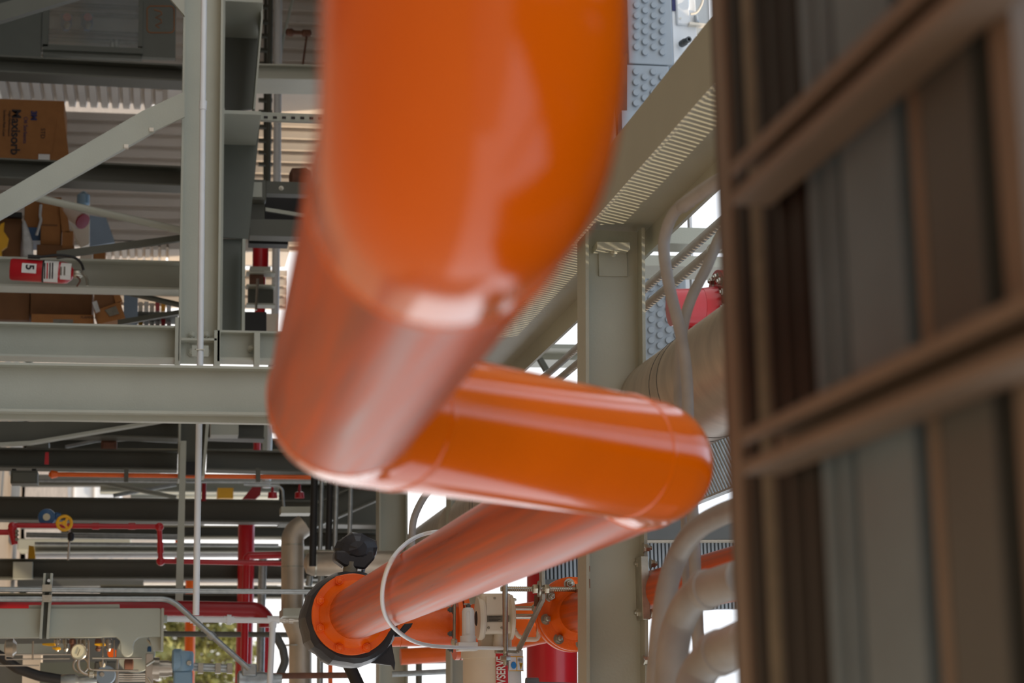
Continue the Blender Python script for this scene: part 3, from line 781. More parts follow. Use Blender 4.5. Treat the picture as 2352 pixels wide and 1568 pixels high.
pipe('red_riser', 'red pipe bit above the thick dark beam beside the white tanks', [(592, 960), (590, 1040)], 16, 8, M_red)
# thin orange pipe
t = thing('orange_line', 'thin orange pipe running across between dark beams at lower left', 'pipe', P(400, 1092, 13.4))
fin(B().ptube([(118, 1089), (720, 1096)], 13.4, 5, 14), 'pipe_run', M_orange_far, t)
for x in (290, 593): fin(B().pbox(x - 5, 1074, x + 5, 1106, 13.36, .05), 'clamp', M_steel_dk, t)
fin(B().lathe([(.012, 0), (.03, .02), (.02, .06)], P(112, 1089, 13.4), EZ, 14), 'end_fitting', M_orange_far, t)
fin(B().ppoly([(104, 1038), (112, 1038), (112, 1066), (102, 1066)], 13.3, .006), 'red_tag', M_red, None, 'small red tag hanging before the dark beam above the thin orange pipe', 'tag')
def jbox(label, r, Y, m=M_steel_dk):
    t = thing('junction_box', label, 'junction box', P((r[0] + r[2]) / 2, (r[1] + r[3]) / 2, Y))
    fin(B().pbox(*r, Y, .15), 'box', m, t, bev=.006)
    fin(B().pbox(r[0] + 4, r[1] + 4, r[2] - 4, r[3] - 4, Y - .012, .012), 'lid', m, t, bev=.004)
    for x in (r[0] + 8, r[2] - 8): fin(B().pbox(x - 5, r[1] - 4, x + 5, r[1] + 1, Y + .03, .06), 'lug', M_black, t)
    return t
jbox('dark junction box at the left end of the thin orange pipe', (24, 1080, 86, 1110), 13.4)
jbox('grey junction box standing on the beam above the thin orange pipe, at far left', (60, 1012, 112, 1032), 13.9)
jbox('small brown-grey junction box on the beam above the thin orange pipe', (232, 1010, 268, 1034), 13.9, M_rust)
pipe('grey_conduit', 'thin galvanized conduit just under the thin orange pipe', [(90, 1104), (740, 1108)], 13.7, 3, M_galv, 'conduit', n=10)
pipe('grey_conduit', 'grey conduit sloping under the junction boxes toward the girder at lower left', [(150, 1026), (220, 1012), (300, 1008), (408, 1014)], 14.4, 4, M_galv, 'conduit', n=10)
pipe('brace_rod', 'long grey brace tube slanting in front of the bright gravel at left', [(90, 1110), (240, 1110), (405, 1142)], 14.6, 5, M_steel, 'brace')
pipe('brace_rod', 'pale brace tube sloping up to the upright above the red handwheel pipe', [(260, 1138), (405, 1112)], 14.7, 4.5, M_galv, 'brace')
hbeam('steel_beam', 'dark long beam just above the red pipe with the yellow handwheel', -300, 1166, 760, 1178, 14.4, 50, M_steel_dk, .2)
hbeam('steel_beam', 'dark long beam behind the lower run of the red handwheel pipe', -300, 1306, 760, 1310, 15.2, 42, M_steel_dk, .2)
fin(B().pbox(30, 1290, 74, 1328, 15.0, .1), 'splice_plate', M_steel, None, 'pale square plate on the dark beam at far left over the twin conduits', 'plate')

# red fire water line with handwheel
t = thing('red_fire_line', 'thin red pipe with an S-bend and a yellow handwheel at lower left', 'pipe', P(200, 1207, 13.2))
fin(B().ptube([(24, 1206), (366, 1209), (369, 1288), (660, 1294)], 13.2, 5.6, 16, 7), 'pipe_run', M_red, t)
fin(B().ptube([(-120, 1222), (30, 1222)], 13.2, 6.2, 14), 'pipe_run', M_red, t)
for x, y in ((28, 1208), (366, 1209), (369, 1288)): fin(B().lathe([(.004, 0), (.028, .012), (.03, .03), (.028, .048), (.004, .06)], P(x, y, 13.17), EY, 16), 'elbow_fitting', M_red, t)
for x in (220, 303): fin(B().cyl(P(x - 8, 1208, 13.2), P(x + 8, 1208, 13.2), 7.4 * mpp(13.2), 16), 'coupling', M_red, t)
fin(B().cyl(P(368, 1246, 13.2), P(368.5, 1270, 13.2), 7 * mpp(13.2), 16), 'coupling', M_red, t)
fin(B().ptube([(28, 1212), (34, 1250)], 13.1, 10, 16, rf=lambda f: 1 - .35 * f), 'valve_body', M_red, t)
for y in (1220, 1228, 1238): fin(B().bolt(P(38, y, 13.05), (EZ - EY).normalized(), .01), 'valve_bolt', M_zinc, t)
hw = B()
c = P(148, 1201, 13.0); k = mpp(13)
ringp = [c + EX * (15 * k * math.cos(a * math.pi / 12)) + EZ * (15 * k * math.sin(a * math.pi / 12)) for a in range(25)]
hw.tube(ringp, 3.6 * k, 10)
for a in (0.5, 2.6, 4.7): hw.bar(c, c + (EX * math.cos(a) + EZ * math.sin(a)) * 14 * k, 5 * k, 4 * k, EY)
hw.lathe([(5 * k, 0), (6 * k, .01), (5 * k, .03)], c - EY * .015, EY, 16)
fin(hw, 'handwheel', M_yellow, t)
fin(B().cyl(c, c + EY * .2, 3 * k, 10), 'valve_stem', M_zinc, t)
t = thing('pressure_gauge', 'blue pressure transmitter beside the yellow handwheel', 'gauge', P(108, 1186, 13.3))
fin(B().lathe([(.03, 0), (.056, .008), (.06, .03), (.05, .07)], P(107, 1187, 13.25), EY, 24), 'case', M_blue, t)
fin(B().lathe([(.024, -.004), (.024, .004)], P(107, 1187, 13.25), EY, 20), 'dial', M_dial, t)
fin(B().lathe([(.02, 0), (.03, .02), (.024, .05)], P(122, 1186, 13.3), EZ, 14), 'neck', M_blue, t)
fin(B().ptube([(160, 1215), (160, 1232), (157, 1286)], 13.3, 2.6, 10), 'drain_tube', M_stain, None, 'thin steel drain tube hanging under the yellow handwheel', 'tube')
fin(B().lathe([(.01, 0), (.022, .01), (.022, .05), (.012, .06)], P(163, 1222, 13.25), EX, 14), 'drain_valve', M_black, None, 'small dark drain valve under the yellow handwheel', 'valve')
pipe('grey_pipe', 'pale grey pipe running right under the red handwheel pipe', [(60, 1228), (420, 1234)], 15.4, 6, M_galv)
pipe('grey_pipe', 'lower pale pipe across between the two dark long beams at left', [(80, 1248), (640, 1252)], 15.9, 4, M_galv)
pipe('grey_pipe', 'thin white line running across just above the lower dark long beam', [(80, 1276), (620, 1274)], 16.4, 5, M_white)
hbeam('steel_beam', 'sage beam between the two dark long beams behind the red S-bend', 80, 1262, 660, 1262, 16.6, 14, M_steel, .12)
t = thing('safety_cone', 'yellow cone-shaped post standing before the bright gravel at far left', 'post', P(72, 1270, 15.6))
fin(B().ppoly([(66, 1252), (78, 1254), (82, 1288), (63, 1288)], 15.6, .05), 'cone', M_yellow, t)

# twin galvanized conduits, strut and trough
Yt = 11.2
pipe('galvanized_conduit', 'upper of the twin galvanized conduits crossing at lower left', [(-150, 1352), (780, 1359)], Yt - .1, 5.6, M_galv, 'conduit')
t = thing('galvanized_conduit', 'lower twin galvanized conduit that bends down to the right', 'conduit', P(200, 1376, Yt - .1))
fin(B().ptube([(-150, 1375), (392, 1375), (572, 1536)], Yt - .1, 6.2, 18, 60), 'tube', M_galv, t)
ca, cbb = P(480, 1454, Yt - .1), P(491, 1464, Yt - .1)
fin(B().cyl(ca, cbb, 8.6 * mpp(Yt), 18), 'coupling', M_galv, t)
t = thing('strut_post', 'short slotted strut crossing the twin conduits and the pale trough', 'strut', P(105, 1390, Yt))
fin(B().ppoly([(100, 1316), (105, 1316), (96, 1466), (90, 1466)], Yt - .08, .05), 'side', M_steel, t)
fin(B().ppoly([(116, 1316), (121, 1316), (112, 1466), (106, 1466)], Yt - .08, .05), 'side', M_steel, t)
fin(B().ppoly([(103, 1316), (118, 1316), (108, 1466), (94, 1466)], Yt - .03, .006), 'web', M_steel_dk, t)
for y in (1350, 1374): fin(B().pbox(97, y - 8, 119, y + 8, Yt - .125, .03), 'conduit_clamp', M_zinc, t)
fin(B().cyl(P(112, 1333, Yt - .09), P(112, 1333, Yt + .02), .009, 12), 'hole', M_paper, t)
t = thing('sage_trough', 'long pale sage trough with a rounded hook, below the twin conduits', 'trough', P(180, 1430, Yt))
out = [(-200, 1397)] + [(366, 1396), (370, 1399), (370, 1462)]
hook = [(330, 1462), (318, 1464), (309, 1472), (306, 1482), (306, 1494)]
for kk in range(1, 12):
    a = math.pi * kk / 12
    hook.append((291.5 + 14.5 * math.cos(a), 1494 + 13 * math.sin(a)))
hook += [(277, 1494), (277, 1482), (275, 1470), (266, 1462)]
fin(B().ppoly(out + hook + [(-200, 1466)], Yt, .12), 'front_plate', M_trough, t, bev=.004)
fin(B().ppoly([(342, 1462), (370, 1462), (370, 1494), (352, 1494)], Yt + .05, .1), 'end_flange', M_steel, t)
fin(B().pbox(66, 1388, 274, 1398, Yt + .02, .12), 'top_lip', M_steel, t)
fin(B().pbox(370, 1396, 376, 1494, Yt - .01, .16), 'end_cap', M_steel, t)

# white pvc line
t = thing('white_pvc_line', 'white plastic pipe with tees from the trough end, turning down near the black-wrapped valve', 'pipe', P(500, 1422, 11.3))
fin(B().ptube([(378, 1421), (642, 1425)], 11.3, 6.2, 18), 'pipe_run', M_white, t)
fin(B().ptube([(627, 1428), (616, 1640)], 11.3, 6.6, 18), 'drop_pipe', M_white, t)
for x0, x1, r in ((437, 466, 8), (514, 538, 7.6), (521, 531, 11), (614, 641, 8.4)): fin(B().cyl(P(x0, 1422.5, 11.3), P(x1, 1423, 11.3), r * mpp(11.3), 20), 'tee_fitting', M_white, t)
fin(B().cyl(P(627, 1428, 11.3), P(626, 1441, 11.3), 8.4 * mpp(11.3), 20), 'tee_fitting', M_white, t)
fin(B().cyl(P(450, 1424, 11.3), P(450, 1436, 11.3), 6.4 * mpp(11.3), 16), 'cap', M_white, t)
fin(B().cyl(P(370, 1421, 11.3), P(384, 1421, 11.3), 8.6 * mpp(11.3), 18), 'trough_nipple', M_steel, t)
for x0, x1, r in ((642, 648, 4), (648, 656, 5.6), (657, 662, 4.4), (663, 674, 5.8), (674, 730, 2.6)): fin(B().cyl(P(x0, 1425, 11.3), P(x1, 1425.5, 11.3), r * mpp(11.3), 14), 'brass_fitting', M_stain, t)

# gauge and instrument manifold
Ym = 11.6
t = thing('pressure_gauge', 'round dial pressure gauge under the pale trough', 'gauge', P(181, 1497, 11.3))
fin(B().lathe([(.0, .05), (.036, .05), (.0455, .035), (.0455, -.004), (.041, -.008), (.041, -.002), (.0, -.002)], P(181, 1497, 11.3), EY, 36), 'case', M_stain, t)
dl = fin(B().lathe([(.040, -.004), (.040, .0)], P(181, 1497, 11.3), EY, 32), 'dial', M_dial, t)
fin(B().bar(P(184, 1490, 11.292), P(178, 1505, 11.292), .003, .003, EY), 'needle', M_ink, dl)
fin(B().pcurve([(181, 1513), (180, 1526), (184, 1538), (194, 1546), (204, 1549)], 11.32, 3.2, 12), 'siphon_tube', M_stain, t)
fin(B().lathe([(.012, 0), (.02, .008), (.02, .03), (.012, .034), (.016, .05)], P(202, 1548, 11.32), EZ, 14), 'fitting', M_zinc, t)
c = P(186, 1527, 11.5); k = mpp(11.5)
fin(B().tube([c + EX * (15.5 * k * math.cos(.3 + a * .1)) + EZ * (15.5 * k * math.sin(.3 + a * .1) ) for a in range(0, 63)], 2.3 * k, 10), 'ring_handle', M_stain, None, 'steel ring behind the gauge siphon tube under the trough', 'ring')
def stube(label, pts, Y, r=2.0, bend=8): return fin(B().ptube(pts, Y, r, 10, bend), 'instrument_tube', M_stain, None, label, 'tube')
stube('steel tube dropping beside the gauge and turning right at bottom left', [(204, 1470), (204, 1538), (318, 1540)], 11.45, 2.4)
stube('straight steel tube running right from the gauge at bottom left', [(212, 1511), (326, 1511)], 11.4, 2.2)
stube('long thin steel tube running in from the left edge behind the gauge', [(-80, 1503), (200, 1502)], 11.7, 1.7)
stube('thin steel tube with a step below the long one at bottom left', [(13, 1490), (13, 1514), (160, 1512)], 11.75, 1.5, 3)
stube('vertical thin steel tube left of the rounded hook', [(238, 1464), (236, 1530)], 11.5, 1.8)
stube('vertical dark tube just left of the hook below the trough', [(263, 1470), (262, 1510)], 11.55, 1.8)
stube('vertical thin steel tube under the hook at the bottom', [(271, 1512), (270, 1600)], 11.55, 2.2)
stube('short vertical steel tube at the far left under the trough', [(76, 1472), (75, 1515)], 11.6, 2)
stube('lowest of the steel tubes at the bottom left corner', [(-60, 1528), (90, 1528)], 11.8, 1.6)
pipe('black_hose', 'thick black hose curving in from the left edge at bottom left', [(-40, 1486), (0, 1506), (40, 1535), (90, 1552), (150, 1562)], 12.0, 11, M_black, 'hose', 40)
fin(B().pbox(90, 1520, 215, 1700, 12.2, .2), 'control_panel', M_cab, None, 'dark sage panel behind the dial gauge at the bottom edge', 'panel')
fin(B().pbox(-60, 1450, 352, 1640, 12.9, .2), 'dark_backing', M_duct, None, 'broad dark added skid behind the gauge and hook at bottom left', 'backing')  # dark backing added to hide the bright background
rnd = random.Random(4)
for i, x in enumerate((132, 152, 167, 186, 197, 226, 250)):
    fin(B().lathe([(.012, 0), (.02, .008), (.02, .03), (.013, .034), (.013, .055), (.018, .06), (.01, .075)], P(x, 1466, 11.65 + .03 * (i % 2)), EX, 12), 'tube_fitting', (M_stain, M_zinc, M_rust)[i % 3], None, 'small metal tube fitting in the row under the pale trough', 'fitting', 'tube fittings under the pale trough')
for i, (x0, x1, y) in enumerate(((268, 335, 1548), (272, 338, 1553), (270, 336, 1558), (268, 336, 1563))):
    fin(B().ptube([(x0, y), (x1, y)], 11.75, 1.6, 8), 'instrument_tube', M_stain, None, 'thin steel tube in the parallel bundle at the bottom, left of the manifold', 'tube', 'parallel tube bundle at the bottom')
fin(B().lathe([(.02, 0), (.034, .005), (.034, .05), (.02, .055)], P(285, 1526, 11.7), EZ, 16), 'check_valve', M_rust, None, 'brownish cylindrical fitting under the hook at the bottom', 'fitting')
fin(B().lathe([(.02, 0), (.05, .01), (.055, .05), (.03, .07)], P(10, 1488, 11.6), EZ, 18), 'pipe_plug', M_stain, None, 'steel plug at the left edge under the trough', 'fitting')
fin(B().pbox(50, 1492, 92, 1700, 12.6, .2), 'tan_post', M_sheet, None, 'pale tan post left of the dark sage panel at bottom left', 'post')
fin(B().pbox(-60, 1478, 150, 1502, 12.3, .2), 'valve_block', M_steel, None, 'grey valve block under the trough at far left', 'block')
t = thing('valve_actuator', 'dark blue-grey valve body below the hook', 'valve', P(243, 1540, 11.9))
fin(B().pbox(216, 1518, 268, 1590, 11.9, .18), 'body', M_duct, t, bev=.01)
fin(B().lathe([(.055, 0), (.06, .01), (.06, .05)], P(242, 1550, 11.8), EY, 28), 'cover', M_bluebox, t)
fin(B().lathe([(.012, -.012), (.016, 0)], P(234, 1548, 11.8), EY, 14), 'plug', M_stain, t)
fin(B().lathe([(.014, 0), (.022, .01), (.014, .04)], P(236, 1516, 11.6), EX, 12), 'stem_nut', M_zinc, t)
for i, (x, y, d) in enumerate(((150, 1555, 1), (168, 1562, 1))): pass
fin(B().lathe([(.04, 0), (.045, .02), (.045, .08), (.03, .1), (.034, .16), (.02, .2)], P(140, 1566, 11.4), EZ, 20), 'pipe_union', M_galv, None, 'grey union fitting at the bottom edge under the gauge', 'fitting')
c = P(315, 1500, 11.9)
fin(B().lathe([(.11, 0), (.115, .01), (.115, .03), (.10, .035), (.10, .06), (.105, .07), (.105, .1)], P(312, 1500, 11.75), EY, 36), 'pump_housing', M_trough, None, 'round ribbed housing behind the hook and its end flange', 'housing')
fin(B().lathe([(.01, 0), (.03, .0), (.03, .01), (.01, .012)], P(258, 1500, 12.4), EY, 20), 'marker_ball', M_orange_far, None, 'small orange and white ball left of the hook', 'ball')
for nm, x0, x1, y in (('left', 97, 126, 1480), ('mid', 120, 138, 1489), ('right', 217, 241, 1480)):
    lab = {'left': 'yellow lever handle left of the gauge under the trough', 'mid': 'short yellow lever handle just left of the gauge', 'right': 'yellow lever handle right of the gauge under the trough'}[nm]
    fin(B().ppoly([(x0, y - 3), (x1, y - 4), (x1 + 2, y + 2), (x1 - 6, y + 4), (x0, y + 1)], 11.5, .025), 'lever_handle', M_yellow, None, lab, 'lever', bev=.003)
# sensor manifold right
t = thing('pressure_transmitter', 'light blue transmitter with a steel manifold at the bottom, right of the trough', 'transmitter', P(415, 1530, 11.5))
fin(B().lathe([(.02, 0), (.058, .005), (.064, .02), (.064, .1), (.058, .118), (.03, .12)], P(420, 1494, 11.5), EX, 30), 'housing', M_ltblue, t)
fin(B().lathe([(.06, 0), (.072, .01), (.072, .05), (.06, .06)], P(395, 1518, 11.5), EZ, 30), 'end_cap', M_ltblue, t)
fin(B().pbox(398, 1540, 442, 1600, 11.45, .12), 'lower_body', M_ltblue, t, bev=.012)
fin(B().lathe([(.013, -.006), (.016, 0)], P(434, 1522, 11.43), EY, 16), 'plug', M_zinc, t)
for x0, x1, r in ((350, 366, 30), (366, 388, 22), (388, 396, 20)): fin(B().cyl(P(x0, 1535, 11.5), P(x1, 1535, 11.5), r * .8 * mpp(11.5), 20), 'manifold_block', M_stain, t)
fin(B().pbox(334, 1500, 352, 1600, 11.45, .1), 'manifold_plate', M_stain, t, bev=.004)
for a, b_ in (((336, 1528), (354, 1516)), ((338, 1468), (348, 1480)), ((338, 1555), (350, 1572))): fin(B().ptube([a, b_], 11.35, 2.6, 12), 'handle_bar', M_zinc, t)
fin(B().lathe([(.008, 0), (.012, .01), (.012, .03)], P(343, 1484, 11.38), EX, 12), 'bleed_screw', M_blue, t)
fin(B().ptube([(445, 1531), (530, 1535)], 11.7, 9, 14), 'mounting_tube', M_galv, t)
for x in (455, 495, 522): fin(B().pbox(x, 1522, x + 12, 1546, 11.62, .1), 'clamp', M_zinc, t)
fin(B().lathe([(.03, 0), (.05, .01), (.05, .05), (.04, .07), (.045, .14), (.03, .2), (.026, .26)], P(545, 1560, 11.5), EZ, 20), 'pipe_tee', M_galv, None, 'galvanized tee fitting where the bent conduit ends at the bottom', 'fitting')
fin(B().pbox(556, 1524, 590, 1552, 11.45, .1), 'junction_fitting', M_galv, None, 'square conduit body at the lower end of the bent galvanized conduit', 'fitting', bev=.008)
pipe('grey_pipe', 'brownish pipe running right from the galvanized tee along the bottom edge', [(620, 1552), (800, 1550)], 11.6, 6.5, M_rust)
pipe('black_hose', 'dark bent hose right of the white plastic drop pipe', [(632, 1456), (650, 1490), (655, 1520), (640, 1556), (625, 1580)], 12.2, 9, M_duct, 'hose', 30)

# pipes and vessels behind at lower middle
pipe('red_header', 'thick red pipe running across behind the trough and white plastic pipe', [(-60, 1408), (20, 1390), (592, 1400), (612, 1420), (612, 1440)], 12.9, 17, M_red_dk, 'pipe', 30, n=24)
t = thing('red_riser', 'red pipe dropping from the S-bend line at lower middle', 'pipe', P(565, 1400, 13.4))
fin(B().ptube([(658, 1274), (566, 1276), (558, 1640)], 13.4, 8, 16, 10), 'pipe_run', M_red, t)
pipe('red_riser', 'thicker red pipe standing behind the white plastic line at bottom', [(566, 1200), (563, 1420), (556, 1640)], 15, 18, M_red, n=24)
pipe('red_riser', 'slim red pipe right of the pale pipe at the bottom', [(612, 1410), (605, 1640)], 14.5, 8, M_red)
pipe('grey_pipe', 'pale grey pipe standing right of the red pipes at lower middle', [(604, 1280), (600, 1400), (596, 1640)], 14, 9, M_galv)
pipe('grey_pipe', 'thin grey pipe crossing behind the white drop pipe near the bottom', [(376, 1455), (730, 1458)], 13.8, 6, M_steel_dk)
pipe('orange_riser', 'orange upright pipe seen far behind the bent conduit', [(438, 1330), (434, 1640)], 17, 11, M_orange_far, n=20)
pipe('orange_riser', 'sunlit orange and white upright pipe bit behind the girder upright', [(408, 1230), (405, 1330)], 17, 5, M_orange_far)
pipe('pvc_line', 'white pipe across far behind the twin conduits', [(330, 1338), (700, 1338)], 17.5, 5, M_white)
t = thing('insulated_pipe', 'silver insulated pipe with an elbow behind the black-wrapped valve, at left', 'pipe', P(685, 1330, 12.8))
fin(B().ptube([(700, 1205), (672, 1225), (672, 1420), (690, 1460), (690, 1650)], 12.8, 25, 28, 60), 'cladding', M_silver, t)
for y in (1250, 1300, 1480): fin(B().cyl(P(672, y, 12.8), P(672, y + 3, 12.8), 25.6 * mpp(12.8), 28), 'cladding_band', M_zinc, t)
fin(B().pbox(650, 1396, 720, 1414, 12.4, .4), 'sage_plate', M_steel, None, 'sage plate in front of the silver elbow left of the wrapped valve', 'plate')
t = thing('insulated_pipe', 'short capped silver insulated pipe behind the bagged handwheel', 'pipe', P(780, 1294, 12))
fin(B().lathe([(.02, 0), (.06, .015), (.076, .05), (.078, .4), (.078, 1.0)], P(698, 1294, 12), EZ, 32), 'cladding', M_silver, t)
fin(B().cyl(P(722, 1294, 12), P(726, 1294, 12), .0795, 32), 'band', M_zinc, t)
g = 'dark cables hanging beside the bagged handwheel'
for x, r, m, lab in ((721, 8, M_black, 'thick black cable, leftmost of the uprights left of the bagged handwheel'), (738, 5, M_galv, 'grey conduit right beside the leftmost black cable'), (757, 7, M_black, 'black cable tapering, second of the black uprights left of the bagged handwheel'), (772, 5.5, M_galv, 'grey conduit right of the second black cable'), (805, 5, M_galv, 'lone grey conduit directly above the bagged handwheel')):
    pipe('hanging_conduit', lab, [(x + 3, 1020), (x, 1150), (x - 3, 1262 if x > 730 else 1300)], 11.8, r, m, 'conduit', n=14)
for x, lab in ((712, 'dark conduit bit below the silver capped pipe'), (737, 'grey conduit left of the wrapped valve by the bottom edge'),):
    pipe('hanging_conduit', lab, [(x, 1322), (x - 3, 1345 if x < 720 else 1640)], 12.2, 7, M_galv, 'conduit')
g = 'orange supports far behind the wrapped valve'
for x in (736, 760): fin(B().pbox(x - 4, 1500, x + 4, 1640, 15, .1), 'orange_post', M_orange_far, None, 'thin orange post below and left of the wrapped valve', 'post', g)
t = thing('terminal_box', 'dark grey box above the silver elbow at lower middle', 'box', P(660, 1168, 13))
fin(B().pbox(646, 1163, 715, 1178, 13, .2), 'box', M_steel, t)
pipe('grey_conduit', 'thin bent conduit above the dark grey box at lower middle', [(560, 1112), (648, 1116), (652, 1165)], 13.1, 3, M_galv, 'conduit', 14)
# bits between thin orange pipe and dark beam
fin(B().ppoly([(556, 1146), (580, 1118), (600, 1118), (598, 1136), (586, 1146)], 15, .1), 'guard_plate', M_red_dk, None, 'dark red slanted panel under the thin orange pipe', 'panel')
fin(B().pbox(500, 1120, 536, 1144, 16.5, .3), 'yellow_box', M_yellow, None, 'dull yellow box seen under the thin orange pipe', 'box')
pipe('red_riser', 'short dark red pipe right of the white conduit under the thin orange pipe', [(469, 1104), (468, 1150)], 14.2, 5, M_red_dk)
for x in (626, 688): fin(B().lathe([(.008, 0), (.012, .05), (.032, .06), (.036, .1)], P(x, 1112, 14), EX, 16), 'red_lamp', M_red, None, 'small red beacon left of the other, under the thin orange pipe' if x < 650 else 'small red beacon nearest the black cables, under the thin orange pipe', 'lamp')

# darker equipment rows behind the frame
for lab, x0, y0, x1, y1, Y, h, m in (
    ('long shadowed beam far behind, at the height of the silver elbow top', 140, 1222, 900, 1224, 18.6, 26, M_steel_dk),
    ('far sage beam behind the twin conduits and red header', 230, 1358, 900, 1362, 18.8, 26, M_steel_dk),
    ('far dark beam just above the red header pipe at left', -200, 1374, 560, 1378, 15.4, 22, M_steel_dk),
    ('far grey-green beam just under the thin orange pipe', 230, 1118, 900, 1122, 19.0, 26, M_steel),
    ('far dark beam behind the junction boxes above the thin orange pipe', 110, 1022, 900, 1026, 17.6, 28, M_steel_dk),
    ('far dark beam directly above the wide dark beam of the girder', 300, 972, 900, 976, 18.2, 30, M_steel_dk),
    ('far dark beam behind the silver capped pipe', 640, 1300, 900, 1302, 19.4, 80, M_steel_dk)):
    hbeam('far_beam', lab, x0, y0, x1, y1, Y, h, m, .25)
for lab, r, Y, m in (
    ('long dark grey equipment housing far behind the yellow handwheel', (40, 1180, 470, 1204), 20.5, M_duct),
    ('pale grey equipment box far behind the red S-bend', (40, 1236, 300, 1262), 20.2, M_steel),
    ('tall grey equipment housing far behind the twin conduits', (40, 1290, 640, 1345), 20.8, M_duct),
    ('low dark equipment housing far behind the thin orange pipe', (40, 1090, 830, 1106), 20.0, M_duct),
    ('dark equipment block far behind the dial gauge at bottom left', (40, 1500, 330, 1580), 20.4, M_duct),
    ('sage box far behind the red beacons', (300, 1118, 720, 1142), 21.0, M_steel)):
    fin(B().pbox(*r, Y, .5), 'equipment_box', m, None, lab, 'equipment', bev=.01)
t = thing('site_trailer', 'pale low trailer wall far behind on the gravel at left', 'trailer', P(170, 1130, 30))
fin(B().pbox(96, 1108, 275, 1150, 30, 2.0), 'body', M_white, t)
for x in (130, 168, 215): fin(B().pbox(x, 1112, x + 3, 1148, 29.95, .1), 'panel_seam', M_sheet, t)

# ================================================================== outdoors behind
b = B()
nx, ny = 40, 16
vs = [[b.bm.verts.new(V((-22 + 44 * i / nx, 22 + 60 * j / ny, .02 + 1.7 * max(0, (j - 2) / ny) ** 1.2 + .12 * random.random()))) for i in range(nx + 1)] for j in range(ny + 1)]
for j in range(ny):
    for i in range(nx): b.bm.faces.new((vs[j][i], vs[j][i + 1], vs[j + 1][i + 1], vs[j + 1][i]))
fin(b, 'floor_gravel', M_gravel, kind='structure')
def shrub(label, px, py, Y, h, w, m=M_leaf, n=500):
    base = P(px, py, Y); base.z = 1.0
    t = thing('shrub', label, 'shrub', base, 'shrubs beyond the frame')
    b = B()
    for i in range(n):
        a, q, r = random.random() * 6.28, random.random(), random.random() ** .5
        c = base + V((math.cos(a) * r * w * (1 - .5 * q), math.sin(a) * r * w * .6, .2 + q * h))
        d = V((random.uniform(-1, 1), random.uniform(-1, 1), random.uniform(-.4, 1))).normalized()
        u = d.cross(V((.3, .2, .9))).normalized()
        l = .16 + .14 * random.random()
        v = [b.bm.verts.new(p) for p in (c, c + d * l * .5 + u * l * .3, c + d * l, c + d * l * .5 - u * l * .3)]
        b.bm.faces.new(v)
    fin(b, 'leaves', m, t)
    b = B()
    for i in range(5):
        a = i * 1.25
        b.tube([base, base + V((math.cos(a) * w * .3, math.sin(a) * w * .2, h * .5)), base + V((math.cos(a) * w * .5, math.sin(a) * w * .3, h * .9))], .03, 6)
    fin(b, 'stems', M_trunk, t)
for px, py, Y, h, w in ((395, 1455, 40, 1.9, .55), (410, 1500, 46, 2.6, .6), (480, 1560, 38, 2.0, .6), (500, 1480, 52, 2.8, .8), (540, 1540, 44, 2.4, .6)):
    shrub('yellow-green leafy shrub far behind the pipes at lower middle', px, py, Y, h, w)
# ================================================================== wrapped valve behind the big flange
def lump(c, rx, ry, rz, seed, amp, nu=26, nv=16, folds=9):
    rnd = random.Random(seed)
    ph = [(rnd.random() * 6.28, rnd.randint(2, folds), rnd.randint(1, 5), rnd.random()) for _ in range(7)]
    b = B(); rings = []
    for j in range(nv + 1):
        t = math.pi * j / nv
        r = []
        for i in range(nu):
            a = 2 * math.pi * i / nu
            d = sum(w_ * math.sin(f * a + g_ * t + p) for p, f, g_, w_ in ph) / 3 * amp + rnd.uniform(-1, 1) * amp * .4
            s_ = max(math.sin(t), .02) ** .8 * (1 + d)
            r.append(c + V((rx * math.cos(a) * s_, ry * math.cos(t) * (1 + d * .3), rz * math.sin(a) * s_)))
        rings.append(r)
    b.quadstrip(rings)
    return b
Yv = 8.42
kv = mpp(Yv, 800, 1420)
t = thing('wrapped_valve', 'valve wrapped in black plastic behind the big orange flange', 'valve', P(808, 1420, Yv))
def wrap(cx, cy, Y, ro, seed, n=40):
    rnd = random.Random(seed)
    c = P(cx, cy, Y); b = B(); rings = []
    prof = [(.60, -.155), (.90, -.16), (1.0, -.14), (1.07, -.08), (1.1, 0), (1.06, .07), (.98, .13), (.6, .16), (.05, .17)]
    fo = [(rnd.random() * 6.28, rnd.choice((3, 5, 7, 11, 13)), rnd.uniform(.4, 1)) for _ in range(6)]
    for j, (r_, y_) in enumerate(prof):
        rr_ = []
        for i in range(n):
            a = 2 * math.pi * i / n
            sx = 1.0 + .1 * max(0, -math.sin(a)) + .06 * max(0, math.cos(a))
            d = 1 + sum(w_ * math.sin(f * a + p + j * .35 * (f % 3 - 1)) for p, f, w_ in fo) * .012 + rnd.uniform(-.014, .014)
            rr_.append(c + V((math.cos(a) * r_ * ro * d * sx, y_, math.sin(a) * r_ * ro * d * sx)))
        rings.append(rr_)
    return b.quadstrip(rings)
fin(wrap(806, 1420, 8.365, 96 * kv, 3), 'plastic_wrap', M_plastic, t, sharp=14)
fin(lump(P(818, 1263, 8.5), 40 * kv, .09, 51 * kv, 5, .16, 15, 9, 5), 'bagged_handwheel', M_plastic, t, sharp=12)
fin(B().ppoly([(768, 1284), (790, 1300), (838, 1308), (862, 1282), (858, 1262), (770, 1264)], 8.42, .12), 'bag_skirt', M_plastic, t, sharp=20, bev=.01)
fin(B().ptube([(806, 1290), (803, 1326)], 8.45, 14, 16, rf=lambda f: 1.15 - .2 * math.sin(f * 3.1)), 'taped_neck', M_tape, t)
fin(B().ptube([(838, 1296), (832, 1318)], 8.5, 4, 12), 'stem', M_bluebox, t)
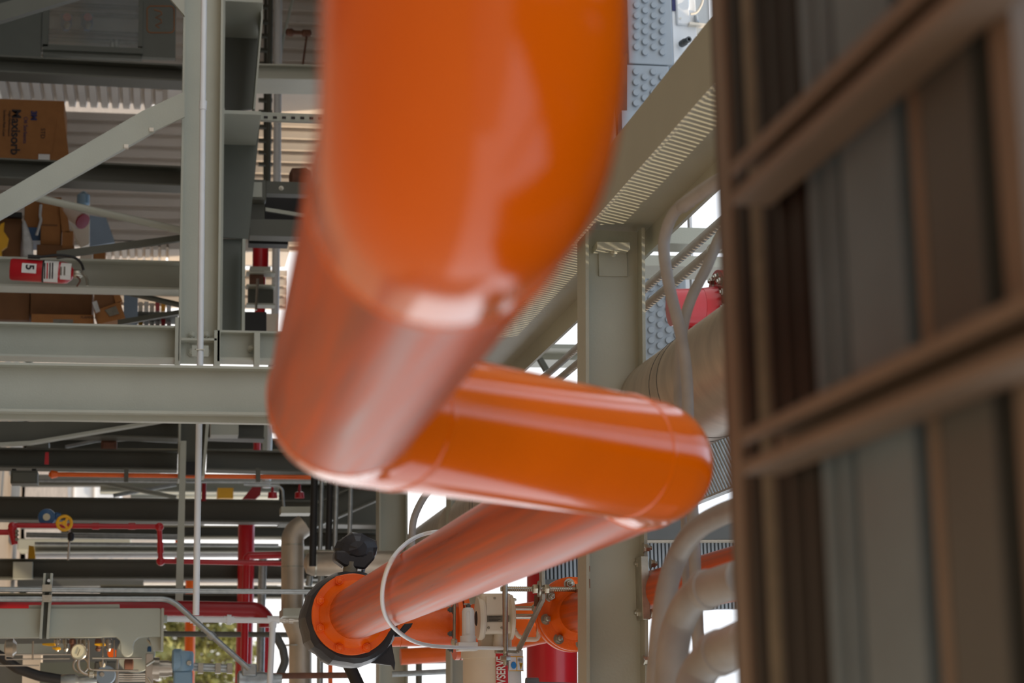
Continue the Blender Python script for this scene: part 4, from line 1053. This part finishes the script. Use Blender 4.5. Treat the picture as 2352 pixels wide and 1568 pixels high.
fin(B().ppoly([(838, 1520), (900, 1478), (908, 1522), (906, 1540), (900, 1528)], 8.3, .04), 'wrap_corner', M_plastic, t, bev=.004)
fin(B().ppoly([(906, 1462), (930, 1432), (949, 1430), (944, 1440), (922, 1462)], 8.28, .03), 'wrap_corner', M_plastic, t, bev=.004)
pipe('black_hose', 'dark round post below the black-wrapped valve at the bottom edge', [(796, 1515), (826, 1580), (836, 1640)], 9.2, 14, M_black, 'hose')

# white hose looped round the lower orange pipe
def before_pipe(px, py, off, far):
    ax = (A4 - A3).normalized(); Y = 4.0
    while Y < 8.0:
        p = P(px, py, Y); r = p - A3
        if (r - ax * r.dot(ax)).length < R8 + off: return Y
        Y += .01
    return far
t = thing('hose_loop', 'thin whitish hose looped in front of the lower orange pipe by the flange', 'hose', P(880, 1380, 6.7))
hp = [(1060, 1224, 7.3), (1000, 1221, 7.2), (950, 1236, 7.1), (908, 1274, None), (884, 1325, None), (878, 1378, None), (889, 1420, None), (917, 1452, None), (955, 1474, 7.3), (1005, 1484, 7.6), (1080, 1487, 7.9), (1185, 1489, 7.97)]
hp = [(x, y, Y or min(6.9, before_pipe(x, y, .02, 6.9))) for x, y, Y in hp]
fin(B().pcurve(hp, 7.0, 4.6, 14), 'hose', M_white, t)
t = thing('flexible_conduit', 'grey flexible conduit coming down behind the lower orange pipe, left of the hose loop top', 'conduit', P(945, 1200, 9.2))
fin(B().pcurve([(1010, 1100), (975, 1140), (951, 1190), (946, 1240), (945, 1300)], 9.2, 8, 14), 'sleeve', M_greypvc, t)
fin(B().cyl(P(946, 1258, 9.2), P(945, 1270, 9.2), 10.5 * mpp(9.2), 6), 'fitting', M_zinc, t)

# ================================================================== orange line with control valve
Yo = 8.75
ko = mpp(Yo, 1000, 1440)
t = thing('orange_valve_line', 'orange pipe with flanges and globe valve body behind the cream actuator', 'pipe', P(1060, 1440, Yo))
fin(B().ptube([(800, 1441), (1052, 1438)], Yo, 43, 40), 'pipe_run', M_orange_far, t)
fin(B().lathe([(43 * ko, 0), (44.5 * ko, .003), (43 * ko, .006)], P(917, 1440, Yo), EZ, 40), 'weld_seam', M_orange_far, t)
for x, w_ in ((1044, 10), (1058, 12)): fin(B().cyl(P(x, 1438, Yo), P(x + w_, 1438, Yo), 76 * ko, 48), 'flange', M_orange_far, t)
fin(B().ptube([(1066, 1438), (1100, 1436), (1130, 1440), (1180, 1440), (1290, 1420)], Yo, 46, 36, rf=lambda f: 1 + .12 * math.sin(f * 3.1)), 'valve_body', M_orange_far, t)
fin(B().ppoly([(1240, 1372), (1246, 1366), (1258, 1370), (1262, 1392), (1278, 1398), (1278, 1424), (1262, 1430), (1260, 1452), (1240, 1450)], 8.4, .1), 'bonnet', M_orange_far, t, bev=.006)
for y in (1368, 1400, 1455, 1490):
    fin(B().bolt(P(1040, y, Yo - 76 * ko * .9 + .02), -EZ, .013), 'flange_bolt', M_duct, t)
fin(B().ptube([(1044, 1370), (1043, 1470)], 8.32, 3.4, 12), 'impulse_tube', M_zinc, t)
fin(B().lathe([(.008, 0), (.015, .006), (.015, .022), (.009, .03)], P(1043, 1466, 8.32), EX, 6), 'tube_fitting', M_zinc, t)
for y, r in ((1396, 5), (1415, 6)): fin(B().ptube([(1180, y), (1228, y)], 8.45, r, 14), 'valve_stem', M_stain, t)
fin(B().lathe([(.012, 0), (.02, .008), (.02, .03), (.012, .04)], P(1222, 1396, 8.4), EZ, 6), 'stem_nut', M_zinc, t)
# near flange pair and pipe toward the viewer
fp = P(1316, 1410, 8.1)
t = thing('orange_branch_pipe', 'orange pipe with a bolted flange passing behind the sage cross beam at lower right', 'pipe', fp)
fin(B().cyl(V((fp.x, 3.2, fp.z)), V((fp.x, 8.0, fp.z)), .084, 44), 'pipe_run', M_orange_st, t)
fin(B().lathe([(.084, -.12), (.092, -.07), (.112, -.045), (.152, -.04), (.156, -.035), (.156, 0), (.0, 0)], fp, EY, 56), 'flange', M_orange_far, t)
fin(B().lathe([(.156, 0), (.16, .004), (.16, .04), (.1, .045), (.09, .12), (.0, .12)], fp + EY * .008, EY, 56), 'rear_flange', M_orange_far, t)
for k in range(8):
    a = math.radians(10 + 45 * k)
    fin(B().bolt(fp + V((.128 * math.cos(a), -.04, .128 * math.sin(a))), -EY, .0175, .022), 'flange_bolt', M_zinc, t)

# cream pneumatic actuator
Ya = 8.35
ka = mpp(Ya, 1130, 1500)
t = thing('valve_actuator', 'cream cylinder actuator with a red lettered label at the bottom edge', 'actuator', P(1130, 1540, Ya))
fin(B().cyl(P(1130, 1510, Ya), P(1132, 1720, Ya), 66 * ka, 56), 'cylinder', M_cream, t)
fin(B().cyl(P(1130, 1493, Ya), P(1130, 1512, Ya), 70 * ka, 56), 'rim', M_cream, t)
c0 = P(1130, 1500, Ya); rr0 = 70.6 * ka
def wraplabel(xa, xb, y0, y1, m, nm, par, lift=0.0):
    b = B(); rings = []
    za, zb = P(xa, 1500, Ya).z - c0.z, P(xb, 1500, Ya).z - c0.z
    for y in (y0, y1):
        X = P(1130, y, Ya).x; r = []
        for k in range(9):
            z = za + (zb - za) * k / 8
            r.append(V((X, c0.y - math.sqrt(max(1e-6, (rr0 + lift) ** 2 - z * z)), c0.z + z)))
        rings.append(r)
    b.quadstrip(rings, closed=False, cap0=False, cap1=False)
    return fin(b, nm, m, par)
lb = wraplabel(1126, 1154, 1495, 1720, M_labelred, 'brand_label', t)
dep = c0.y - rr0 - .002
txt('FLOWSERVE', 20 * ka * 1.40, V((P(1130, 1614, Ya).x, dep, P(1148.5, 1600, Ya).z)), -EX, -EZ, M_paper, lb, 'lettering', .0004, 1.0, bold=.0012, sx=.66)
lb = wraplabel(1156, 1199, 1508, 1543, M_paper, 'warning_label', t)
for r in ((1157, 1509, 1198, 1511), (1157, 1541, 1198, 1543), (1176, 1509, 1178, 1543)): wraplabel(r[0], r[2], r[1], r[3], M_yellow, 'label_border', lb, .0012)
def onlabel(pts, m, nm, par):
    b = B(); f = []
    for x, y in pts:
        p = P(x, y, Ya); z = p.z - c0.z
        f.append(V((p.x, c0.y - math.sqrt(max(1e-6, (rr0 + .003) ** 2 - z * z)), p.z)))
    b.quadstrip([f, [q + EY * .001 for q in f]])
    return fin(b, nm, m, par)
onlabel([(1169 + 7 * math.cos(a * .524), 1529 + 8 * math.sin(a * .524)) for a in range(12)], M_labelblue, 'glasses_symbol', lb)
onlabel([(1184, 1523), (1195, 1523), (1189, 1538)], M_yellow, 'hazard_triangle', lb)
onlabel([(1188.5, 1525), (1191, 1525), (1189.5, 1529), (1191, 1529), (1188.5, 1534), (1189, 1530), (1187.5, 1530)], M_ink, 'hazard_bolt', lb)
for x in (1181, 1184, 1187, 1190): onlabel([(x, 1513), (x + 1.2, 1513), (x + 1.2, 1520), (x, 1520)], M_tape, 'small_print', lb)
# positioner
Yq = 8.2
t = thing('valve_positioner', 'cream positioner housing with a round end cover and nameplate', 'positioner', P(1135, 1415, Yq))
c = P(1100, 1420, Yq + .09)
kq = mpp(Yq, 1130, 1420)
fin(B().lathe([(30 * kq, 0), (47 * kq, .004), (49 * kq, .012), (49 * kq, .022), (46 * kq, .03)], P(1094, 1420, Yq + .05), EZ, 44), 'end_cover', M_cream, t)
fin(B().lathe([(14 * kq, -.004), (17 * kq, 0)], P(1094, 1420, Yq + .05), EZ, 30), 'gauge_face', M_ink, t)
fin(B().pbox(1104, 1362, 1176, 1455, Yq, .14), 'housing', M_cream, t, bev=.012)
fin(B().pbox(1117, 1368, 1158, 1449, Yq - .008, .01), 'cover_plate', M_cream, t, bev=.003)
np_ = fin(B().pbox(1119, 1413, 1170, 1428, Yq - .011, .004), 'nameplate', M_tape, t)
for i in range(4): fin(B().pbox(1122, 1415 + i * 3.1, 1150 - 5 * (i % 2), 1416 + i * 3.1, Yq - .012, .002), 'plate_print', M_ink, np_)
for x, y in ((1136, 1373), (1122, 1441), (1152, 1441)): fin(B().lathe([(.006, 0), (.006, .004), (.004, .006)], P(x, y, Yq - .007), -EY, 6), 'screw', M_zinc, t)
fin(B().lathe([(44 * kq, 0), (51 * kq, .004), (51 * kq, .018), (44 * kq, .022)], P(1166, 1417, Yq + .06), EZ, 44), 'rear_cover', M_cream, t)
for y in (1377, 1444): fin(B().bolt(P(1178, y, Yq + .01), EZ, .0085), 'cover_bolt', M_zinc, t)
fin(B().ptube([(1146, 1452), (1142, 1494)], Yq + .07, 11, 18), 'leg', M_cream, t)
fin(B().pbox(1104, 1452, 1176, 1496, Yq + .09, .08), 'base', M_cream, t, bev=.008)
fin(B().ptube([(1180, 1444), (1190, 1460), (1205, 1468), (1236, 1468), (1238, 1440)], Yq + .02, 5, 12, 8), 'cable_hook', M_cream, t)
# filter regulator
Yr_ = 8.12
kr = mpp(Yr_, 1075, 1440)
t = thing('filter_regulator', 'white air filter regulator bottle left of the cream positioner', 'regulator', P(1075, 1440, Yr_))
o = P(1075, 1394, Yr_)
fin(B().lathe([(3 * kr, 0), (11 * kr, 2 * kr), (14 * kr, 9 * kr), (14.3 * kr, 30 * kr), (15 * kr, 66 * kr), (15 * kr, 68 * kr)], o, EX, 32), 'bowl', M_white, t)
fin(B().cyl(P(1075, 1460, Yr_), P(1075, 1475, Yr_), 18 * kr, 32), 'collar', M_white, t)
fin(B().pbox(1053, 1474, 1098, 1494, Yr_ - .035, .08), 'base', M_white, t, bev=.003)
fin(B().lathe([(6 * kr, 0), (6 * kr, 10 * kr)], P(1075, 1386, Yr_), EX, 14), 'drain_knob', M_duct, t)
fin(B().pbox(1066, 1385, 1084, 1388, Yr_ - .01, .02), 'drain_lever', M_zinc, t)
fin(B().tube([P(x, y, Yr_ - 14.6 * kr) for x, y in rr(1071, 1403, 1080, 1455, 3)], .0012, 6), 'sight_rib', M_white, t)
# mounting bracket with threaded rods
Yb2 = 8.02
t = thing('mounting_bracket', 'bent grey bracket bar with threaded rods in front of the actuator', 'bracket', P(1245, 1350, Yb2))
b = B()
pts = [(1245, 1290), (1246, 1378), (1190, 1493), (1186, 1496), (1140, 1495)]
w3 = [P(x, y, Yb2) for x, y in pts]
k = mpp(Yb2)
for a, c in zip(w3[:-1], w3[1:]): b.bar(a, c + (c - a).normalized() * .004, 9 * k, .05, EY)
fin(b, 'bent_bar', M_zinc, t, bev=.002)
fin(B().bar(P(990, 1485, Yb2 + .02), P(1186, 1490, Yb2 + .02), 4.5 * k, .03, EY), 'flat_bar', M_zinc, t, bev=.001)
def threaded(a, c, Y, r):
    b = B(); p, q = P(*a, Y), P(*c, Y); L = (q - p).length; n = int(L / .004)
    return b.lathe([(r * mpp(Y) * (1 if i % 2 else .88), L * i / n) for i in range(n + 1)], p, q - p, 14)
fin(threaded((1150, 1352), (1336, 1353), Yb2 - .04, 6), 'threaded_rod', M_zinc, t)
for x, s_ in ((1224, 1), (1250, 1)): fin(B().hexn(P(x, 1352, Yb2 - .04), EZ, 11 * k, 11 * k), 'nut', M_zinc, t)
fin(B().cyl(P(1236, 1352, Yb2 - .04), P(1240, 1352, Yb2 - .04), 18 * k, 24), 'washer', M_zinc, t)
fin(B().hexn(P(1322, 1353, Yb2 - .04), EZ, 14 * k, 17 * k), 'nut', M_zinc, t)
fin(B().cyl(P(1160, 1340, Yb2 - .06), P(1161, 1494, Yb2 - .06), 6.2 * k, 18), 'rod', M_zinc, t)
fin(threaded((1161, 1494), (1161, 1528), Yb2 - .06, 6), 'threaded_rod', M_zinc, t)
fin(B().hexn(P(1161, 1505, Yb2 - .06), EX, 12 * k, 12 * k), 'nut', M_zinc, t)
fin(B().ptube([(1234, 1366), (1233, 1392)], 8.1, 7, 6), 'sleeve_nut', M_rust, t)

pipe('red_column_pipe', 'fat bright red pipe standing behind the orange flange at the bottom', [(1268, 1300), (1268, 1680)], 10.2, 57, M_red, n=48)
t = thing('black_coupling', 'dark coupling rod at the bottom edge in front of the fat red pipe', 'fitting', P(1240, 1566, 8.6))
fin(B().cyl(P(1208, 1568, 8.6), P(1236, 1568, 8.6), 12 * mpp(8.6), 20), 'collar', M_duct, t)
fin(B().cyl(P(1236, 1571, 8.6), P(1330, 1574, 8.6), 6 * mpp(8.6), 14), 'rod', M_duct, t)

# ================================================================== beams behind the middle
def xbeam2(label, x0, x1, y0, y1, Y, m=M_steel): return hbeam('frame_beam', label, (x0 + x1) / 2, y0, (x0 + x1) / 2, y1, Y, x1 - x0, m, .18)
xbeam2('sage beam standing behind the bagged handwheel and wrapped valve', 868, 932, 1060, 1680, 12.4)
xbeam2('sage beam half behind the hose loop and the lower orange pipe', 1030, 1104, 1080, 1680, 10.9)
hbeam('steel_beam', 'dark slanting beam under the orange elbow left of the sage beams', 700, 1195, 872, 1120, 13.6, 50, M_steel_dk, .2)
hbeam('steel_beam', 'dark beam crossing behind the hanging conduits above the bagged handwheel', 640, 1160, 870, 1164, 14.5, 90, M_steel_dk, .3)
hbeam('steel_beam', 'dark beam crossing behind the hanging conduits at the bagged handwheel', 690, 1240, 870, 1242, 15.5, 34, M_steel_dk, .3)
pipe('grey_conduit', 'ribbed conduit crossing low behind the wrapped valve at the bottom edge', [(900, 1548), (1060, 1540)], 11.6, 6, M_galv, 'conduit')
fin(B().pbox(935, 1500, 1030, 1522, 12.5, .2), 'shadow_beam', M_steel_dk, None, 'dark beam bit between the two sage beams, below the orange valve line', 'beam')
pipe('dark_pipe', 'dark upright pipe between the two sage beams at the bottom', [(962, 1490), (962, 1640)], 12.2, 7, M_steel_dk)
pipe('brown_pipe', 'brownish pipe crossing behind the sage beams under the orange valve line', [(920, 1508), (1040, 1500)], 11.8, 18, M_orange_far)

# ================================================================== far right: finned cooler, studded panels, white cabinet
b = B()
a = P(1245, 1243, 9.9); e = P(1720, 1243, 9.9); xb_ = P(1450, 1400, 9.9).x
nz = int((e.z - a.z) / .021)
t = thing('finned_panel', 'blue-grey finned panel behind the cross beam and orange pipe at lower right', 'panel', P(1480, 1320, 9.9))
prof = []
for i in range(nz):
    z = a.z + i * .021
    prof += [V((a.x, 9.9, z)), V((a.x, 9.9, z + .012)), V((a.x, 9.93, z + .014)), V((a.x, 9.93, z + .019))]
back = [V((a.x, 9.98, e.z)), V((a.x, 9.98, a.z))]
ring_ = prof + back
b.quadstrip([ring_, [q + EX * (xb_ - a.x) for q in ring_]])
fin(b, 'fins', M_fin, t)
fin(B().pbox(1245, 1238, 1720, 1243, 9.8, .3), 'top_edge', M_cream, t)
fin(B().pbox(1245, 1186, 1720, 1238, 9.75, .3), 'upper_panel', M_duct, t)
for yv in (1330, 1352): fin(B().pbox(1245, yv, 1345, yv + 20, 9.7, .06), 'rail', M_duct, t)

def studpanel(label, r, Y, off=0):
    t = thing('studded_panel', label, 'panel', P((r[0] + r[2]) / 2, (r[1] + r[3]) / 2, Y))
    fin(B().pbox(*r, Y, .35), 'panel', M_stud, t, bev=.006)
    b = B(); k = mpp(Y)
    j = 0
    x = r[0] + 21
    while x < r[2] - 8:
        y = r[3] - 38 + (12 if j % 2 else 0) - off
        while y > r[1] + 8:
            b.lathe([(8.2 * k, 0), (8.2 * k, .012), (7.4 * k, .016)], P(x, y, Y), -EY, 18)
            y -= 24
        x += 20; j += 1
    fin(b, 'studs', M_stud, t)
    return t
studpanel('blue-grey studded panel at the top edge, right of the orange pipe', (1440, -70, 1543, 147), 10.6)
studpanel('blue-grey studded panel just under the seam, partly hidden by the striped beam', (1439, 149, 1541, 420), 10.6)
studpanel('blue-grey studded panel right of the cross beam, above the silver insulated pipe', (1454, 596, 1578, 838), 10.6, 6)
fin(B().ppoly([(1424, 140), (1440, 120), (1440, 420), (1412, 420), (1416, 176)], 10.35, .15), 'side_panel', M_rust, None, 'brownish side panel beside the studded panels at the orange pipe edge', 'panel')
fin(B().pbox(1428, 254, 1462, 300, 10.2, .1), 'angle_bracket', M_stud, None, 'pale bracket with rusty edge behind the striped beam beside the studded panel', 'bracket')
fin(B().pbox(1456, 840, 1600, 856, 10.35, .2), 'ledge', M_cream, None, 'pale ledge under the studded panel right of the cross beam', 'ledge')
t = thing('electrical_cabinet', 'white electrical cabinet at the top edge between studded panel and striped beam', 'cabinet', P(1590, 60, 10.7))
fin(B().pbox(1544, -70, 1600, 200, 10.7, .3), 'body', M_white, t, bev=.006)
fin(B().pbox(1552, -70, 1584, 57, 10.68, .025), 'door', M_white, t, bev=.012)
fin(B().pbox(1586, -70, 1628, 54, 10.74, .2), 'recess', M_stud, t)
fin(B().ppoly([(1584, 50), (1640, 56), (1640, 60), (1584, 56)], 10.66, .05), 'handle_bar', M_cream, t)
fin(B().pcurve([(1617, -20), (1612, 8), (1600, 28), (1586, 32)], 10.66, 3, 8), 'curved_handle', M_cream, t)
fin(B().ptube([(1598, 36), (1601, 52)], 10.68, 5, 10), 'knob', M_stud, t)
fin(B().pbox(1544, -10, 1552, 24, 10.69, .02), 'label', M_inkblue, t)
gl = fin(B().lathe([(.016, 0), (.022, .01), (.022, .05), (.018, .055), (.018, .1), (.01, .1), (.01, .02)], P(1564, 102, 10.68), (-EY + EZ * .25).normalized(), 18), 'cable_gland', M_duct, t)
fin(B().lathe([(.004, 0), (.006, .002)], P(1563, 42, 10.675), -EY, 8), 'screw', M_zinc, t)
fin(B().pbox(1475, 523, 1720, 560, 9.9, .2), 'platform_plate', M_steel, None, 'pale sage beam end behind the flexible conduits under the white sky', 'beam')
fin(B().pbox(1470, 588, 1720, 612, 9.4, .3), 'platform_plate', M_steel, None, 'pale sage ledge above the red flange behind the rigid conduits', 'ledge')
fin(B().pbox(1586, 480, 1592, 660, 11, .05), 'white_post', M_white, None, 'thin white upright behind the crossing conduits', 'post')
fin(B().pbox(1560, 610, 1594, 672, 11.2, .1), 'white_cabinet', M_white, None, 'white cabinet side above the red flanged pipe', 'cabinet')
t = thing('red_flanged_pipe', 'bright red flanged pipe behind the crossing conduits at right', 'pipe', P(1610, 705, 9.0))
kf = mpp(9.0)
fin(B().ptube([(1540, 706), (1650, 704)], 9.0, 44, 40), 'pipe_run', M_red, t)
fin(B().ptube([(1612, 705), (1644, 705)], 9.0, 50, 40, rf=lambda f: .9 + .1 * f), 'reducer', M_red, t)
fin(B().cyl(P(1648, 705, 9.0), P(1668, 705, 9.0), 88 * kf, 48), 'flange', M_red, t)
for i in range(12):
    a = math.radians(i * 30 + 12)
    c = P(1648, 705, 9.0) + V((math.cos(a), math.sin(a), 0)) * 70 * kf
    fin(B().bolt(c, -EZ, 8.5 * kf, 9 * kf), 'flange_bolt', M_zinc, t)
pipe('red_column_pipe', 'short dark red pipe below the red flanged pipe, above the silver pipe', [(1590, 740), (1590, 900)], 9.3, 14, M_red)
fin(B().pbox(1215, 790, 1345, 800, 12.0, .3), 'pale_beam', M_steel, None, 'pale sage beam left of the cross beam, between the orange pipes', 'beam')
fin(B().pbox(1215, 806, 1345, 826, 12.2, .3), 'pale_beam', M_steel, None, 'second pale sage beam just above the lower orange pipe left of the cross beam', 'beam')
fin(B().ppoly([(1236, 824), (1246, 820), (1262, 846), (1252, 852)], 11.6, .05), 'small_brace', M_steel_dk, None, 'small dark brace between pale beams left of the cross beam', 'brace')
